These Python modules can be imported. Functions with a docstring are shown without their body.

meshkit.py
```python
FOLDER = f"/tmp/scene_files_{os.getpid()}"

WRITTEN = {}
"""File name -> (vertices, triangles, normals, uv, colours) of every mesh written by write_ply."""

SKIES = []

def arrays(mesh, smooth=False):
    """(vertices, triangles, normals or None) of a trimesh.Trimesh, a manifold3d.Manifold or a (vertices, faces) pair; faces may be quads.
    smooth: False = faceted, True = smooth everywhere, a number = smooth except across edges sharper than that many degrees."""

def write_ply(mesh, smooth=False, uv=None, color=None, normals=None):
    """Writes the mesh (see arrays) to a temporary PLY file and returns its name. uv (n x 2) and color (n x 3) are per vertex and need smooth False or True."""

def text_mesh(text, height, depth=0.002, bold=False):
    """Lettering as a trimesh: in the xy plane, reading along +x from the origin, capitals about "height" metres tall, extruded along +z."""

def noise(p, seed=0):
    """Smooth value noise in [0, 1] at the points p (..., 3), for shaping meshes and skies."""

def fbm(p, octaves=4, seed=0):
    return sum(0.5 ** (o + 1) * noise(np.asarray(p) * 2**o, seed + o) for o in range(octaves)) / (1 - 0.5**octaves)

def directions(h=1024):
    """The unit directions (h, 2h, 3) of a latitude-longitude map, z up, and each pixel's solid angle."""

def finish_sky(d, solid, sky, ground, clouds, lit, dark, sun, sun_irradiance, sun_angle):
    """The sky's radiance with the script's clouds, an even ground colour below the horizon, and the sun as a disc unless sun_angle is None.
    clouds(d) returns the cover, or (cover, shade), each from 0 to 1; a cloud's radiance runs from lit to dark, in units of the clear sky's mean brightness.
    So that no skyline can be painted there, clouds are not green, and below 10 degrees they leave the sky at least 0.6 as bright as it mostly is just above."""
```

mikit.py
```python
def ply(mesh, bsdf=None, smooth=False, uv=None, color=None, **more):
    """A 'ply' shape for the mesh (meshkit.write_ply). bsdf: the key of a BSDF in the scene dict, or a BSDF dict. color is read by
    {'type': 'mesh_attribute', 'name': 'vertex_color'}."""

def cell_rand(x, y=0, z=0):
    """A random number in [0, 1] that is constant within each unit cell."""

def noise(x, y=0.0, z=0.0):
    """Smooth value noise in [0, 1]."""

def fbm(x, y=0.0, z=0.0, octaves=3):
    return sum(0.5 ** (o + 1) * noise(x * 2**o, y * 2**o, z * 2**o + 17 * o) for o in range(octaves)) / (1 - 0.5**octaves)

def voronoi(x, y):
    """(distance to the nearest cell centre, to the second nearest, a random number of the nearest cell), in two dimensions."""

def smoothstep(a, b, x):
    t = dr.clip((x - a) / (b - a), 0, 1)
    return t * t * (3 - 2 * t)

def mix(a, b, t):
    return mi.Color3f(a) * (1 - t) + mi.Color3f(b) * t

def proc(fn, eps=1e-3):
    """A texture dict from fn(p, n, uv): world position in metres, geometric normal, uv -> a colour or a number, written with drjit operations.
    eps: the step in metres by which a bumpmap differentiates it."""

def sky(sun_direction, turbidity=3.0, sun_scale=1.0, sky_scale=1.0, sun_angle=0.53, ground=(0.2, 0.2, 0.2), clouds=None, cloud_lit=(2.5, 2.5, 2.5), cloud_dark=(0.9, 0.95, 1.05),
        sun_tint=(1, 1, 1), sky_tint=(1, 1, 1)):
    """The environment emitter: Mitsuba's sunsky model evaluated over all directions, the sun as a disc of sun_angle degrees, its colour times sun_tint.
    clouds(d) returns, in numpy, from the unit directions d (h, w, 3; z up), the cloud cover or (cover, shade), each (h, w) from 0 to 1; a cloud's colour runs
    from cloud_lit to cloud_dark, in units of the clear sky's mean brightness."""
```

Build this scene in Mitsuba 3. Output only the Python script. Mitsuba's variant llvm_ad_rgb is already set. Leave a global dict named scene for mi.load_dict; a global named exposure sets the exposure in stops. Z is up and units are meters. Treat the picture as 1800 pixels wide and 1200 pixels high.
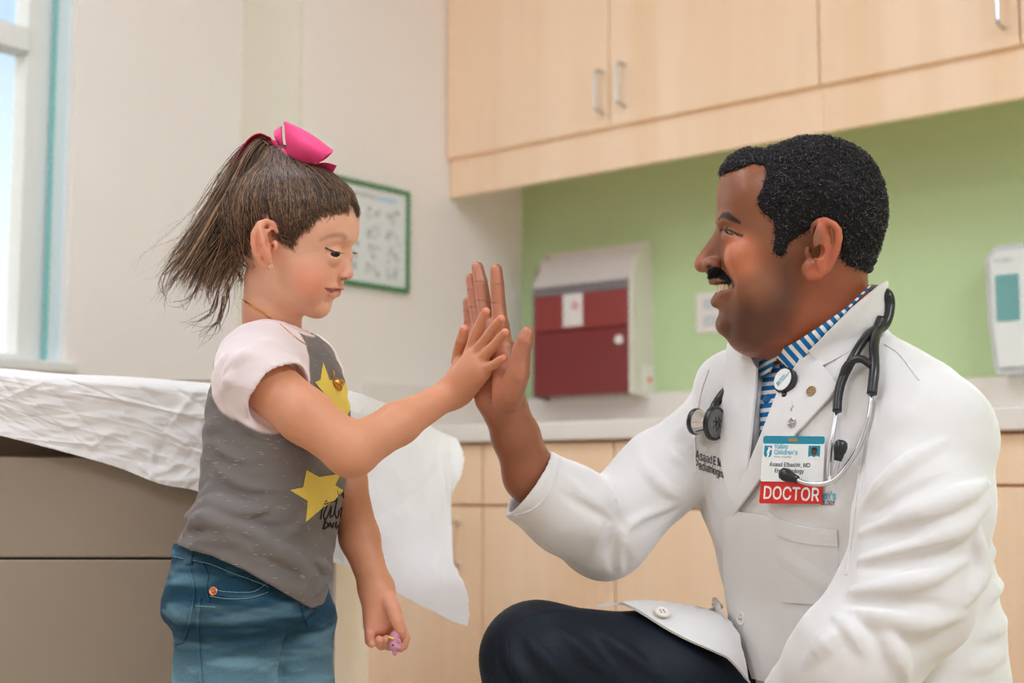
import math, os, tempfile, numpy as np, trimesh, mitsuba as mi, drjit as dr, mikit, meshkit
from scipy import ndimage
from mikit import proc
T = mi.ScalarTransform4f
scene, labels = {}, {}

# ------------------------------------------------------------------ camera
FPX, CAM_Z, HORIZON = 2400.0, 0.74, 840.0          # focal length in pixels of the 1800 x 1200 frame
YAW = math.radians(39.6)                           # the camera's heading against the room's axes
PITCH = math.atan((HORIZON - 600) / FPX)
RZ = np.array([[math.cos(YAW), -math.sin(YAW), 0], [math.sin(YAW), math.cos(YAW), 0], [0, 0, 1.0]])
CAM = np.array([0, 0, CAM_Z])
FWD, UPV, RGT = np.array([0, math.cos(PITCH), math.sin(PITCH)]), np.array([0, -math.sin(PITCH), math.cos(PITCH)]), np.array([1.0, 0, 0])


def Q(px, py, d):
    """A point of the stage (camera-heading axes, metres) from a direction and a distance along the view axis."""
    return CAM + d * (FWD + (px - 900) / FPX * RGT + (600 - py) / FPX * UPV)


def W(p):
    return np.asarray(p) @ RZ.T


scene['camera'] = {'type': 'thinlens', 'fov': 2 * math.degrees(math.atan(900 / FPX)), 'fov_axis': 'x', 'aperture_radius': 0.0065, 'focus_distance': 1.66,
                   'near_clip': 0.05, 'far_clip': 100.0, 'to_world': T().look_at(origin=CAM.tolist(), target=W(CAM + FWD).tolist(), up=[0, 0, 1])}

# ------------------------------------------------------------------ light
exposure = 1.0
scene['sky'] = mikit.sky([-0.5, -0.6, 0.62], turbidity=4.0, sun_scale=0.0, sky_scale=4.5, ground=(0.45, 0.45, 0.42), sky_tint=(1.0, 0.88, 0.72))
LAMP = [((-1.55, 0.75), 3.6), ((1.25, 1.0), 9.5), ((1.6, -0.4), 4.5), ((-1.2, -1.4), 7.0)]   # ceiling panels: room position, radiance
LAMP_TINT = np.array([0.93, 1.03, 1.19])
# ------------------------------------------------------------------ helpers
def lin(r, g, b):
    c = np.array([r, g, b], float) / 255
    return tuple(float(x) for x in np.where(c <= 0.04045, c / 12.92, ((c + 0.055) / 1.055) ** 2.4))


def rgb(c):
    return {'type': 'rgb', 'value': [float(x) for x in c]}


def mat(name, color, rough=0.5, spec=0.5, metal=0.0, bump=None, bump_scale=1.0, **more):
    d = {'type': 'principled', 'base_color': color if isinstance(color, dict) else rgb(color), 'roughness': rough, 'specular': spec, 'metallic': metal, **more}
    if metal:
        d.pop('specular')
    if bump is not None:
        d = {'type': 'bumpmap', 'arbitrary': bump, 'scale': bump_scale, 'bsdf': d}
    scene[name] = {'type': 'twosided', 'bsdf': d}
    return name


VC = {'type': 'mesh_attribute', 'name': 'vertex_color'}


def label(key, text=None, cat=None, group=None, kind=None):
    d = {}
    for k, v in (('label', text), ('category', cat), ('group', group), ('kind', kind)):
        if v:
            d[k] = v
    labels[key] = d


def key_for(name, parent=None):
    base = f'{parent}__{name}' if parent else name
    if base not in scene and base not in labels:
        return base
    i = 1
    while f'{base}_{i:03d}' in scene or f'{base}_{i:03d}' in labels:
        i += 1
    return f'{base}_{i:03d}'


def put(name, mesh, m, parent=None, smooth=30, stage=False, uv=None, color=None, text=None, cat=None, group=None, kind=None, **more):
    """One entry of the scene; stage=True: the mesh is in camera-heading axes and is turned into the room."""
    if hasattr(mesh, 'to_mesh'):
        mm = mesh.to_mesh(); mesh = (mm.vert_properties[:, :3], mm.tri_verts)
    if isinstance(mesh, tuple):
        v, f = np.asarray(mesh[0], float), np.asarray(mesh[1], int)
        if f.shape[1] == 4:
            f = np.vstack([f[:, [0, 1, 2]], f[:, [0, 2, 3]]])
        mesh = trimesh.Trimesh(v, f, process=False)
    if stage:
        mesh = trimesh.Trimesh(np.asarray(mesh.vertices) @ RZ.T, mesh.faces, process=False)
    k = key_for(name, parent)
    if uv is not None or color is not None:
        smooth = bool(smooth)
    scene[k] = mikit.ply(mesh, m, smooth=smooth, uv=uv, color=color, **more)
    if text or cat or group or kind:
        label(k, text, cat, group, kind)
    return k


def thing(name, text, cat, group=None):
    k = key_for(name)
    label(k, text, cat, group)
    return k


def cat(*ms):
    return trimesh.util.concatenate([trimesh.Trimesh(np.asarray(m.vertices), np.asarray(m.faces), process=False) for m in ms])


def box(x0, x1, y0, y1, z0, z1, r=0.0):
    """A box, its edges rounded by a chamfer of r."""
    if r <= 0:
        b = trimesh.creation.box((x1 - x0, y1 - y0, z1 - z0))
        b.apply_translation(((x0 + x1) / 2, (y0 + y1) / 2, (z0 + z1) / 2))
        return b
    pts = []
    for sx in (0, 1):
        for sy in (0, 1):
            for sz in (0, 1):
                c = np.array([(x0, x1)[sx], (y0, y1)[sy], (z0, z1)[sz]])
                s = np.array([1 - 2 * sx, 1 - 2 * sy, 1 - 2 * sz]) * r
                a = 0.3
                for w in ((0, 1, 1), (1, 0, 1), (1, 1, 0), (a, a, 1), (a, 1, a), (1, a, a)):
                    pts.append(c + s * np.array(w))
    return trimesh.convex.convex_hull(np.array(pts))


def tube(points, radii, sides=10, cap=True, refine=0):
    p = np.asarray(points, float)
    r = np.broadcast_to(np.asarray(radii, float), (len(p),)).copy()
    if refine:
        p, r = spline(p, refine, r)
    t = np.gradient(p, axis=0)
    t /= np.linalg.norm(t, axis=1, keepdims=True) + 1e-12
    a = np.cross(t[0], [0, 0, 1.0] if abs(t[0][2]) < 0.9 else [1.0, 0, 0]); a /= np.linalg.norm(a)
    A = []
    for i in range(len(p)):
        a = a - t[i] * (a @ t[i]); a /= np.linalg.norm(a) + 1e-12
        A.append(a)
    A = np.array(A); B = np.cross(t, A)
    ang = np.arange(sides) * 2 * np.pi / sides
    v = (p[:, None] + r[:, None, None] * (np.cos(ang)[None, :, None] * A[:, None] + np.sin(ang)[None, :, None] * B[:, None])).reshape(-1, 3)
    i, j = np.meshgrid(np.arange(len(p) - 1), np.arange(sides), indexing='ij')
    q = np.stack([i * sides + j, i * sides + (j + 1) % sides, (i + 1) * sides + (j + 1) % sides, (i + 1) * sides + j], -1).reshape(-1, 4)
    f = np.vstack([q[:, [0, 1, 2]], q[:, [0, 2, 3]]])
    if cap:
        n = len(v)
        v = np.vstack([v, p[:1], p[-1:]])
        j = np.arange(sides); e = (len(p) - 1) * sides
        f = np.vstack([f, np.stack([(j + 1) % sides, j, np.full(sides, n)], 1), np.stack([e + j, e + (j + 1) % sides, np.full(sides, n + 1)], 1)])
    return trimesh.Trimesh(v, f, process=False)


def spline(p, n, *more):
    """Catmull-Rom through the points, n steps per span; more: values carried along."""
    p = np.asarray(p, float)
    q = np.vstack([2 * p[:1] - p[1:2], p, 2 * p[-1:] - p[-2:-1]])
    out, t = [], np.linspace(0, 1, n, endpoint=False)[:, None]
    for i in range(len(p) - 1):
        a, b, c, d = q[i:i + 4]
        out.append(0.5 * (2 * b + (c - a) * t + (2 * a - 5 * b + 4 * c - d) * t * t + (3 * b - a - 3 * c + d) * t ** 3))
    out = np.vstack(out + [p[-1:]])
    if not more:
        return out
    k = np.linspace(0, len(p) - 1, len(out))
    return (out, *[np.interp(k, np.arange(len(p)), m) for m in more])


def lathe(profile, n=32):
    """profile: (radius, height) pairs; about z."""
    m = trimesh.creation.revolve(np.asarray(profile, float), sections=n)
    return m


def frame(z, up=(0, 0, 1)):
    """Rotation with third column z and second column near up."""
    z = np.asarray(z, float) / np.linalg.norm(z)
    x = np.cross(up, z); x /= np.linalg.norm(x)
    return np.stack([x, np.cross(z, x), z], 1)


def moved(m, R=None, t=(0, 0, 0)):
    v = np.asarray(m.vertices)
    if R is not None:
        v = v @ np.asarray(R).T
    return trimesh.Trimesh(v + np.asarray(t), m.faces, process=False)


def blob(center, rad, R=None, sub=3):
    m = trimesh.creation.icosphere(subdivisions=sub)
    v = m.vertices * np.asarray(rad)
    if R is not None:
        v = v @ np.asarray(R).T
    return trimesh.Trimesh(v + np.asarray(center), m.faces, process=False)


# ------------------------------------------------------------------ signed distances
def smin(a, b, k):
    if k <= 0:
        return np.minimum(a, b)
    h = np.clip(0.5 + 0.5 * (b - a) / k, 0, 1)
    return b + (a - b) * h - k * h * (1 - h)


def smax(a, b, k):
    return -smin(-a, -b, k)


def cone(P, a, b, ra, rb):
    a = np.asarray(a, float); ab = np.asarray(b, float) - a
    t = np.clip((P - a) @ ab / max(ab @ ab, 1e-12), 0, 1)
    return np.linalg.norm(P - a - t[:, None] * ab, axis=1) - (ra + t * (rb - ra))


def ell(P, c, r, R=None):
    q = P - np.asarray(c, float)
    if R is not None:
        q = q @ np.asarray(R)
    r = np.asarray(r, float)
    k0, k1 = np.linalg.norm(q / r, axis=1), np.linalg.norm(q / r ** 2, axis=1)
    return k0 * (k0 - 1) / np.maximum(k1, 1e-9)


def chain(P, pts, rad, k=0.0):
    """Tapered limb through the points."""
    d = None
    if np.ndim(rad) == 0:
        rad = [rad] * len(pts)
    for i in range(len(pts) - 1):
        e = cone(P, pts[i], pts[i + 1], rad[i], rad[i + 1])
        d = e if d is None else smin(d, e, k)
    return d


def near(P, d_far, lo, hi, fn, margin=0.03):
    """fn evaluated only inside the box (lo, hi) grown by margin; elsewhere d_far."""
    m = np.all((P > np.asarray(lo) - margin) & (P < np.asarray(hi) + margin), axis=1)
    out = np.full(len(P), d_far)
    if m.any():
        out[m] = fn(P[m])
    return out


def surface(f, lo, hi, h, block=8, slack=1.6):
    """Surface-nets mesh of f < 0, evaluated only in blocks near the surface."""
    lo, hi = np.asarray(lo, float), np.asarray(hi, float)
    nb = np.ceil((hi - lo) / (h * block)).astype(int)
    n = nb * block
    bc = np.stack(np.meshgrid(*[(np.arange(k) + 0.5) * block * h - h / 2 for k in nb], indexing='ij'), -1).reshape(-1, 3) + lo
    fc = f(bc)
    act = np.abs(fc) < block * h * 0.87 * slack
    F = np.repeat(np.repeat(np.repeat(np.where(fc < 0, -1.0, 1.0).reshape(nb).astype(np.float32), block, 0), block, 1), block, 2)
    idx = np.stack(np.unravel_index(np.nonzero(act)[0], nb), 1)
    o = np.stack(np.meshgrid(*[np.arange(block)] * 3, indexing='ij'), -1).reshape(-1, 3)
    for s in range(0, len(idx), 400):
        ii = (idx[s:s + 400, None] * block + o).reshape(-1, 3)
        F[ii[:, 0], ii[:, 1], ii[:, 2]] = f(lo + ii * h)
    S = F < 0
    c = np.zeros(np.array(F.shape) - 1, np.int8)
    for a in (0, 1):
        for b in (0, 1):
            for d in (0, 1):
                c += S[a:a + c.shape[0], b:b + c.shape[1], d:d + c.shape[2]]
    cells = np.stack(np.nonzero((c > 0) & (c < 8)), 1)
    num = np.full(c.shape, -1, np.int64)
    num[cells[:, 0], cells[:, 1], cells[:, 2]] = np.arange(len(cells))
    acc, cnt = np.zeros((len(cells), 3)), np.zeros(len(cells))
    for ax in range(3):
        e = np.eye(3, dtype=int)[ax]
        for u in (0, 1):
            for w in (0, 1):
                off = np.zeros(3, int); off[(ax + 1) % 3] = u; off[(ax + 2) % 3] = w
                p0 = cells + off; p1 = p0 + e
                f0, f1 = F[p0[:, 0], p0[:, 1], p0[:, 2]], F[p1[:, 0], p1[:, 1], p1[:, 2]]
                m = (f0 < 0) != (f1 < 0)
                t = f0[m] / (f0[m] - f1[m])
                acc[m] += p0[m] + t[:, None] * e
                cnt[m] += 1
    v = lo + acc / cnt[:, None] * h
    faces = []
    for ax in range(3):
        e = np.eye(3, dtype=int)[ax]; u = np.eye(3, dtype=int)[(ax + 1) % 3]; w = np.eye(3, dtype=int)[(ax + 2) % 3]
        a = S[tuple(slice(0, F.shape[i] - e[i]) for i in range(3))]; b = S[tuple(slice(e[i], F.shape[i]) for i in range(3))]
        p = np.stack(np.nonzero(a != b), 1)
        p = p[(p[:, (ax + 1) % 3] > 0) & (p[:, (ax + 2) % 3] > 0) & np.all(p < np.array(c.shape), 1)]
        g = lambda q: num[q[:, 0], q[:, 1], q[:, 2]]
        quad = np.stack([g(p), g(p - u), g(p - u - w), g(p - w)], 1)
        flip = ~S[p[:, 0], p[:, 1], p[:, 2]]
        quad[flip] = quad[flip][:, ::-1]
        faces.append(quad[np.all(quad >= 0, 1)])
    q = np.vstack(faces)
    return v, np.vstack([q[:, [0, 1, 2]], q[:, [0, 2, 3]]])


def relax(v, f, rounds=2, lam=0.5, mu=-0.52):
    from scipy.sparse import coo_matrix
    e = np.vstack([f[:, [0, 1]], f[:, [1, 2]], f[:, [2, 0]]])
    n = len(v)
    A = coo_matrix((np.ones(len(e)), (e[:, 0], e[:, 1])), (n, n)).tocsr()
    A = ((A + A.T) > 0).astype(float)
    deg = np.maximum(np.asarray(A.sum(1)), 1)
    for _ in range(rounds):
        v = v + lam * (A @ v / deg - v)
        if mu:
            v = v + mu * (A @ v / deg - v)
    return v


def normals_of(f, v, e=5e-4):
    g = np.stack([f(v + np.eye(3)[i] * e) - f(v - np.eye(3)[i] * e) for i in range(3)], 1)
    return g / (np.linalg.norm(g, axis=1, keepdims=True) + 1e-12)


def hits(f, px, py, d0=1.2, d1=2.4, steps=60, snap=False):
    """Where the views through these frame points meet f's surface: points and outward normals (stage axes)."""
    px, py = np.atleast_1d(np.asarray(px, float)), np.atleast_1d(np.asarray(py, float))
    dirs = np.stack([Q(a, b, 1.0) - CAM for a, b in zip(px, py)])
    t = np.full(len(px), d0)
    best, bt = np.full(len(px), 9.0), t
    for _ in range(steps):
        d = f(CAM + dirs * t[:, None])
        if snap:
            nearer = np.abs(d) < best
            best, bt = np.where(nearer, np.abs(d), best), np.where(nearer, t, bt)
        t = np.minimum(t + np.clip(d * 0.8, -0.01, 0.05), d1)
    if snap:                                           # views that pass the edge take the nearest point of the surface
        miss = np.abs(f(CAM + dirs * t[:, None])) > .002
        p = CAM + dirs * np.where(miss, bt, t)[:, None]
        for _ in range(4):
            p = p - normals_of(f, p, 1.5e-3) * (f(p) * miss)[:, None]
        return p, normals_of(f, p, 1.5e-3)
    p = CAM + dirs * t[:, None]
    return p, normals_of(f, p, 1.5e-3)


def grid_faces(n, m, wrap=False):
    i, j = np.meshgrid(np.arange(n - 1), np.arange(m if wrap else m - 1), indexing='ij')
    k = (j + 1) % m
    return np.stack([i * m + j, i * m + k, (i + 1) * m + k, (i + 1) * m + j], -1).reshape(-1, 4)


def sheet(P, thick, N=None):
    """A cloth panel from a grid of points (n, m, 3), given thickness along N (or its own normals)."""
    P = np.asarray(P, float); n, m = P.shape[:2]
    if N is None:
        du, dv = np.gradient(P, axis=0), np.gradient(P, axis=1)
        N = np.cross(du, dv); N /= np.linalg.norm(N, axis=2, keepdims=True) + 1e-12
    top, bot = (P + N * thick / 2).reshape(-1, 3), (P - N * thick / 2).reshape(-1, 3)
    q = grid_faces(n, m); k = n * m
    idx = np.arange(k).reshape(n, m)
    ring = np.concatenate([idx[0, :-1], idx[:-1, -1], idx[-1, :0:-1], idx[:0:-1, 0]])
    nx = np.roll(ring, -1)
    side = np.stack([ring, ring + k, nx + k, nx], 1)
    return np.vstack([top, bot]), np.vstack([q, q[:, ::-1] + k, side])


def poly_mesh(poly, size):
    """Triangulates a 2-d polygon (points) with inner points about every size."""
    from shapely import Polygon, Point, prepare, contains_xy
    from scipy.spatial import Delaunay
    P = Polygon(poly) if not hasattr(poly, 'exterior') else poly
    rings = []
    for r in [P.exterior, *P.interiors]:
        n = max(3, int(r.length / size))
        rings.append(np.array([r.interpolate(i / n, normalized=True).coords[0] for i in range(n)] ))
    corners = np.vstack([np.array(r.coords)[:-1] for r in [P.exterior, *P.interiors]])
    x0, y0, x1, y1 = P.bounds
    gx, gy = np.meshgrid(np.arange(x0, x1, size), np.arange(y0, y1, size * 0.87))
    gx[::2] += size / 2
    inner = P.buffer(-size * 0.45)
    g = np.stack([gx.ravel(), gy.ravel()], 1)
    g = g[contains_xy(inner, g[:, 0], g[:, 1])]
    ringp = np.vstack(rings)
    dd = np.linalg.norm(ringp[:, None] - corners[None], axis=2).min(1)
    pts = np.vstack([corners, ringp[dd > size * 0.3], g])
    tri = Delaunay(pts).simplices
    cen = pts[tri].mean(1)
    tri = tri[contains_xy(P.buffer(1e-6), cen[:, 0], cen[:, 1])]
    a, b, c = pts[tri[:, 0]], pts[tri[:, 1]], pts[tri[:, 2]]
    ar = (b[:, 0] - a[:, 0]) * (c[:, 1] - a[:, 1]) - (b[:, 1] - a[:, 1]) * (c[:, 0] - a[:, 0])
    tri = np.where((ar < 0)[:, None], tri[:, ::-1], tri)[np.abs(ar) > 1e-9]
    return pts, tri


def thicken(v, f, N, t):
    """A closed slab between v and v + N t (outline edges joined)."""
    n = len(v)
    e = np.vstack([f[:, [0, 1]], f[:, [1, 2]], f[:, [2, 0]]])
    s = np.sort(e, 1)
    u, inv, c = np.unique(s, axis=0, return_inverse=True, return_counts=True)
    b = e[c[inv.ravel()] == 1]
    side = np.vstack([np.stack([b[:, 0], b[:, 0] + n, b[:, 1] + n], 1), np.stack([b[:, 0], b[:, 1] + n, b[:, 1]], 1)])
    return np.vstack([v, v + N * (t if np.ndim(t) == 0 else np.asarray(t)[:, None])]), np.vstack([f[:, ::-1], f + n, side[:, ::-1]])


def smooth_on(v, f, vals, rounds=6):
    from scipy.sparse import coo_matrix
    e = np.vstack([f[:, [0, 1]], f[:, [1, 2]], f[:, [2, 0]]])
    A = coo_matrix((np.ones(len(e)), (e[:, 0], e[:, 1])), (len(v), len(v))).tocsr()
    A = ((A + A.T) > 0).astype(float) + __import__('scipy.sparse', fromlist=['eye']).eye(len(v))
    d = np.asarray(A.sum(1))
    for _ in range(rounds):
        vals = A @ vals / d
    return vals


def patch(f, poly, size=6, lift=0.002, thick=0.0015, smooth_n=8, extra=None, d0=1.2):
    """A piece of cloth, print or card that follows the surface of f, outlined by a polygon in frame points. extra(px, py) adds to the lift."""
    pts, tri = poly_mesh(poly, size)
    p, n = hits(f, pts[:, 0], pts[:, 1], d0, snap=True)
    tri = tri[:, ::-1]
    n = smooth_on(p, tri, n, smooth_n); n /= np.linalg.norm(n, axis=1, keepdims=True)
    l = lift + (extra(pts[:, 0], pts[:, 1]) if extra is not None else 0)
    p = p + n * (np.asarray(l)[:, None] if np.ndim(l) else l)
    return thicken(p, tri, n, thick)


def warp2(h, src, dst):
    """Homography taking four source points to four destination points, applied to h (n, 2)."""
    A, b = [], []
    for (x, y), (u, v) in zip(src, dst):
        A += [[x, y, 1, 0, 0, 0, -u * x, -u * y], [0, 0, 0, x, y, 1, -v * x, -v * y]]
        b += [u, v]
    m = np.append(np.linalg.solve(np.array(A, float), np.array(b, float)), 1).reshape(3, 3)
    q = np.c_[h, np.ones(len(h))] @ m.T
    return q[:, :2] / q[:, 2:]


def text_flat(s, bold=False):
    """Lettering as shapely polygons, capitals 1 high, from the origin along +x."""
    from shapely.geometry import Polygon
    from shapely import union_all
    m = meshkit.text_mesh(s, 1.0, 0.1, bold)
    v, fc = np.asarray(m.vertices), np.asarray(m.faces)
    top = fc[np.all(v[fc][:, :, 2] > 0.05, axis=1)]
    return v[:, :2], top


def lettering(s, place, bold=False):
    """Lettering laid on a surface: place(xy) gives points and normals for flat coordinates (capitals 1 high); a thin print."""
    xy, tri = text_flat(s, bold)
    used, inv = np.unique(tri, return_inverse=True)
    p, n = place(xy[used])
    return p, inv.reshape(tri.shape), n


rng = np.random.default_rng(7)
# ------------------------------------------------------------------ bodies: frames, lofts, hands
class Frame:
    """Axes of a head or trunk: x ahead, y away from the room's open side, z up; facing sgn along the frame, turned yaw degrees to us."""

    def __init__(s, px, py, d, yaw, sgn):
        s.px, s.py, s.d, s.sgn = px, py, d, sgn
        s.o = Q(px, py, d)
        f = s.o - CAM; f = f / np.linalg.norm(f)
        r = np.cross(f, [0, 0, 1.0]); r /= np.linalg.norm(r)
        u = np.cross(r, f)
        s.c, s.s = math.cos(math.radians(yaw)), math.sin(math.radians(yaw))
        s.R, s.F, s.U = r, f, u
        s.A = np.stack([sgn * s.c * r - s.s * f, sgn * s.s * r + s.c * f, u], 1)
        s.k = d / FPX

    def local(s, P):
        return (P - s.o) @ s.A

    def world(s, L):
        return np.asarray(L) @ s.A.T + s.o

    def at(s, px, py, y=0.0):
        """Local point seen at a frame point, at the lateral offset y."""
        return np.array([(s.sgn * (px - s.px) * s.k - y * s.s) / s.c, y, (s.py - py) * s.k])

    def side(s, px, py, y):
        """The same for the near half (lateral -y), mirrored to +y."""
        q = s.at(px, py, -y); q[1] = y
        return q

    def on_ball(s, c, R, du, dv):
        """A point of a ball about the local centre c (near half), offset du right and dv up as seen."""
        w = math.sqrt(max(R * R - du * du - dv * dv, 0))
        u = s.sgn * du
        q = np.array([u * s.c + w * s.s, u * s.s - w * s.c, dv])
        q[1] = -q[1]
        return np.asarray(c) + q


def sym(L):
    L = L.copy(); L[:, 1] = np.abs(L[:, 1]); return L


def poly_sdf(xy, poly):
    """Signed distance in the plane to a polygon (n, 2), negative inside."""
    poly = np.asarray(poly, float)
    a, b = poly, np.roll(poly, -1, 0)
    d = np.full(len(xy), 1e9); inside = np.zeros(len(xy), bool)
    for p, q in zip(a, b):
        e = q - p; w = xy - p
        t = np.clip(w @ e / (e @ e), 0, 1)
        d = np.minimum(d, np.linalg.norm(w - t[:, None] * e, axis=1))
        cond = (p[1] > xy[:, 1]) != (q[1] > xy[:, 1])
        with np.errstate(divide='ignore', invalid='ignore'):
            xi = (q[0] - p[0]) * (xy[:, 1] - p[1]) / (q[1] - p[1]) + p[0]
        inside ^= cond & (xy[:, 0] < xi)
    return np.where(inside, -d, d)


class Loft:
    """A trunk from its outline: rows of (py, left px, right px, width ratio) seen from the front of the stage."""

    def __init__(s, fr, rows, power=2.3):
        s.fr, s.p = fr, power
        rows = np.array(sorted(rows, key=lambda r: -r[0]), float)      # from low z up
        s.z = (fr.py - rows[:, 0]) * fr.k
        l, r = (rows[:, 1] - fr.px) * fr.k, (rows[:, 2] - fr.px) * fr.k
        s.cu, hw = (l + r) / 2, (r - l) / 2
        s.ratio = rows[:, 3]
        tq = np.linspace(0, np.pi / 2, 90)[:, None]
        s.a = hw / np.max(np.cos(tq) ** (2 / power) * fr.c + s.ratio * np.sin(tq) ** (2 / power) * fr.s, axis=0)
        zz = np.linspace(s.z[0], s.z[-1], 200)
        from scipy.interpolate import PchipInterpolator as I
        s.tab = zz, I(s.z, s.cu)(zz), I(s.z, s.a)(zz), I(s.z, s.ratio)(zz)

    def __call__(s, P, grow=0.0):
        L = s.fr.local(P)
        z = L[:, 2]
        cu, a, ra = (np.interp(z, s.tab[0], t) for t in s.tab[1:])
        x = L[:, 0] - s.fr.sgn * cu * s.fr.c
        y = L[:, 1] - s.fr.sgn * cu * s.fr.s
        b = a * ra
        q = (np.abs(x / a) ** s.p + np.abs(y / b) ** s.p) ** (1 / s.p)
        d = (q - 1) * np.minimum(a, b)
        cap = np.maximum(s.z[0] - z, z - s.z[-1])
        return smax(d, cap, 0.01) - grow


def hand_parts(fingers, palm, wrist, wr, k=0.004):
    """fingers: lists of (points, radii) from knuckle to tip, thumb last; palm: list of (a, b, ra, rb)."""
    def fn(P):
        d = None
        for a, b, ra, rb in palm:
            e = cone(P, a, b, ra, rb)
            d = e if d is None else smin(d, e, 0.010)
        for pts, rad in fingers:
            e = chain(P, pts, rad, 0.001)
            d = smin(d, e, k)
        return d
    allp = np.vstack([np.array(p) for p, _ in fingers] + [np.array([a, b]) for a, b, _, _ in palm])
    return fn, allp.min(0) - 0.03, allp.max(0) + 0.03


def paint(base, marks, P):
    """Vertex colours: base tone, then (distance function, radius, soft, colour, strength) marks."""
    c = np.tile(np.asarray(base, float), (len(P), 1))
    for fn, r, soft, col, st in marks:
        d = fn(P)
        w = np.clip((r - d) / soft + 0.5, 0, 1)
        w = (w * w * (3 - 2 * w) * st)[:, None]
        c = c * (1 - w) + np.asarray(col) * w
    return c


def fibres(paths, radii, sides=3):
    """Many fine tapered hairs as one mesh; paths (n, m, 3)."""
    P = np.asarray(paths, float); n, m = P.shape[:2]
    t = np.gradient(P, axis=1); t /= np.linalg.norm(t, axis=2, keepdims=True) + 1e-12
    ref = np.where(np.abs(t[..., 2:]) < 0.9, [0, 0, 1.0], [1.0, 0, 0])
    a = np.cross(t, ref); a /= np.linalg.norm(a, axis=2, keepdims=True) + 1e-12
    b = np.cross(t, a)
    ang = np.arange(sides) * 2 * np.pi / sides
    r = np.broadcast_to(radii, (n, m))
    v = P[:, :, None] + r[..., None, None] * (np.cos(ang)[None, None, :, None] * a[:, :, None] + np.sin(ang)[None, None, :, None] * b[:, :, None])
    i, j = np.meshgrid(np.arange(m - 1), np.arange(sides), indexing='ij')
    q = np.stack([i * sides + j, i * sides + (j + 1) % sides, (i + 1) * sides + (j + 1) % sides, (i + 1) * sides + j], -1).reshape(-1, 4)
    tri = np.vstack([q[:, [0, 1, 2]], q[:, [0, 2, 3]]])
    f = (tri[None] + (np.arange(n) * m * sides)[:, None, None]).reshape(-1, 3)
    return v.reshape(-1, 3), f, np.repeat(np.arange(n), m * sides)


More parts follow.
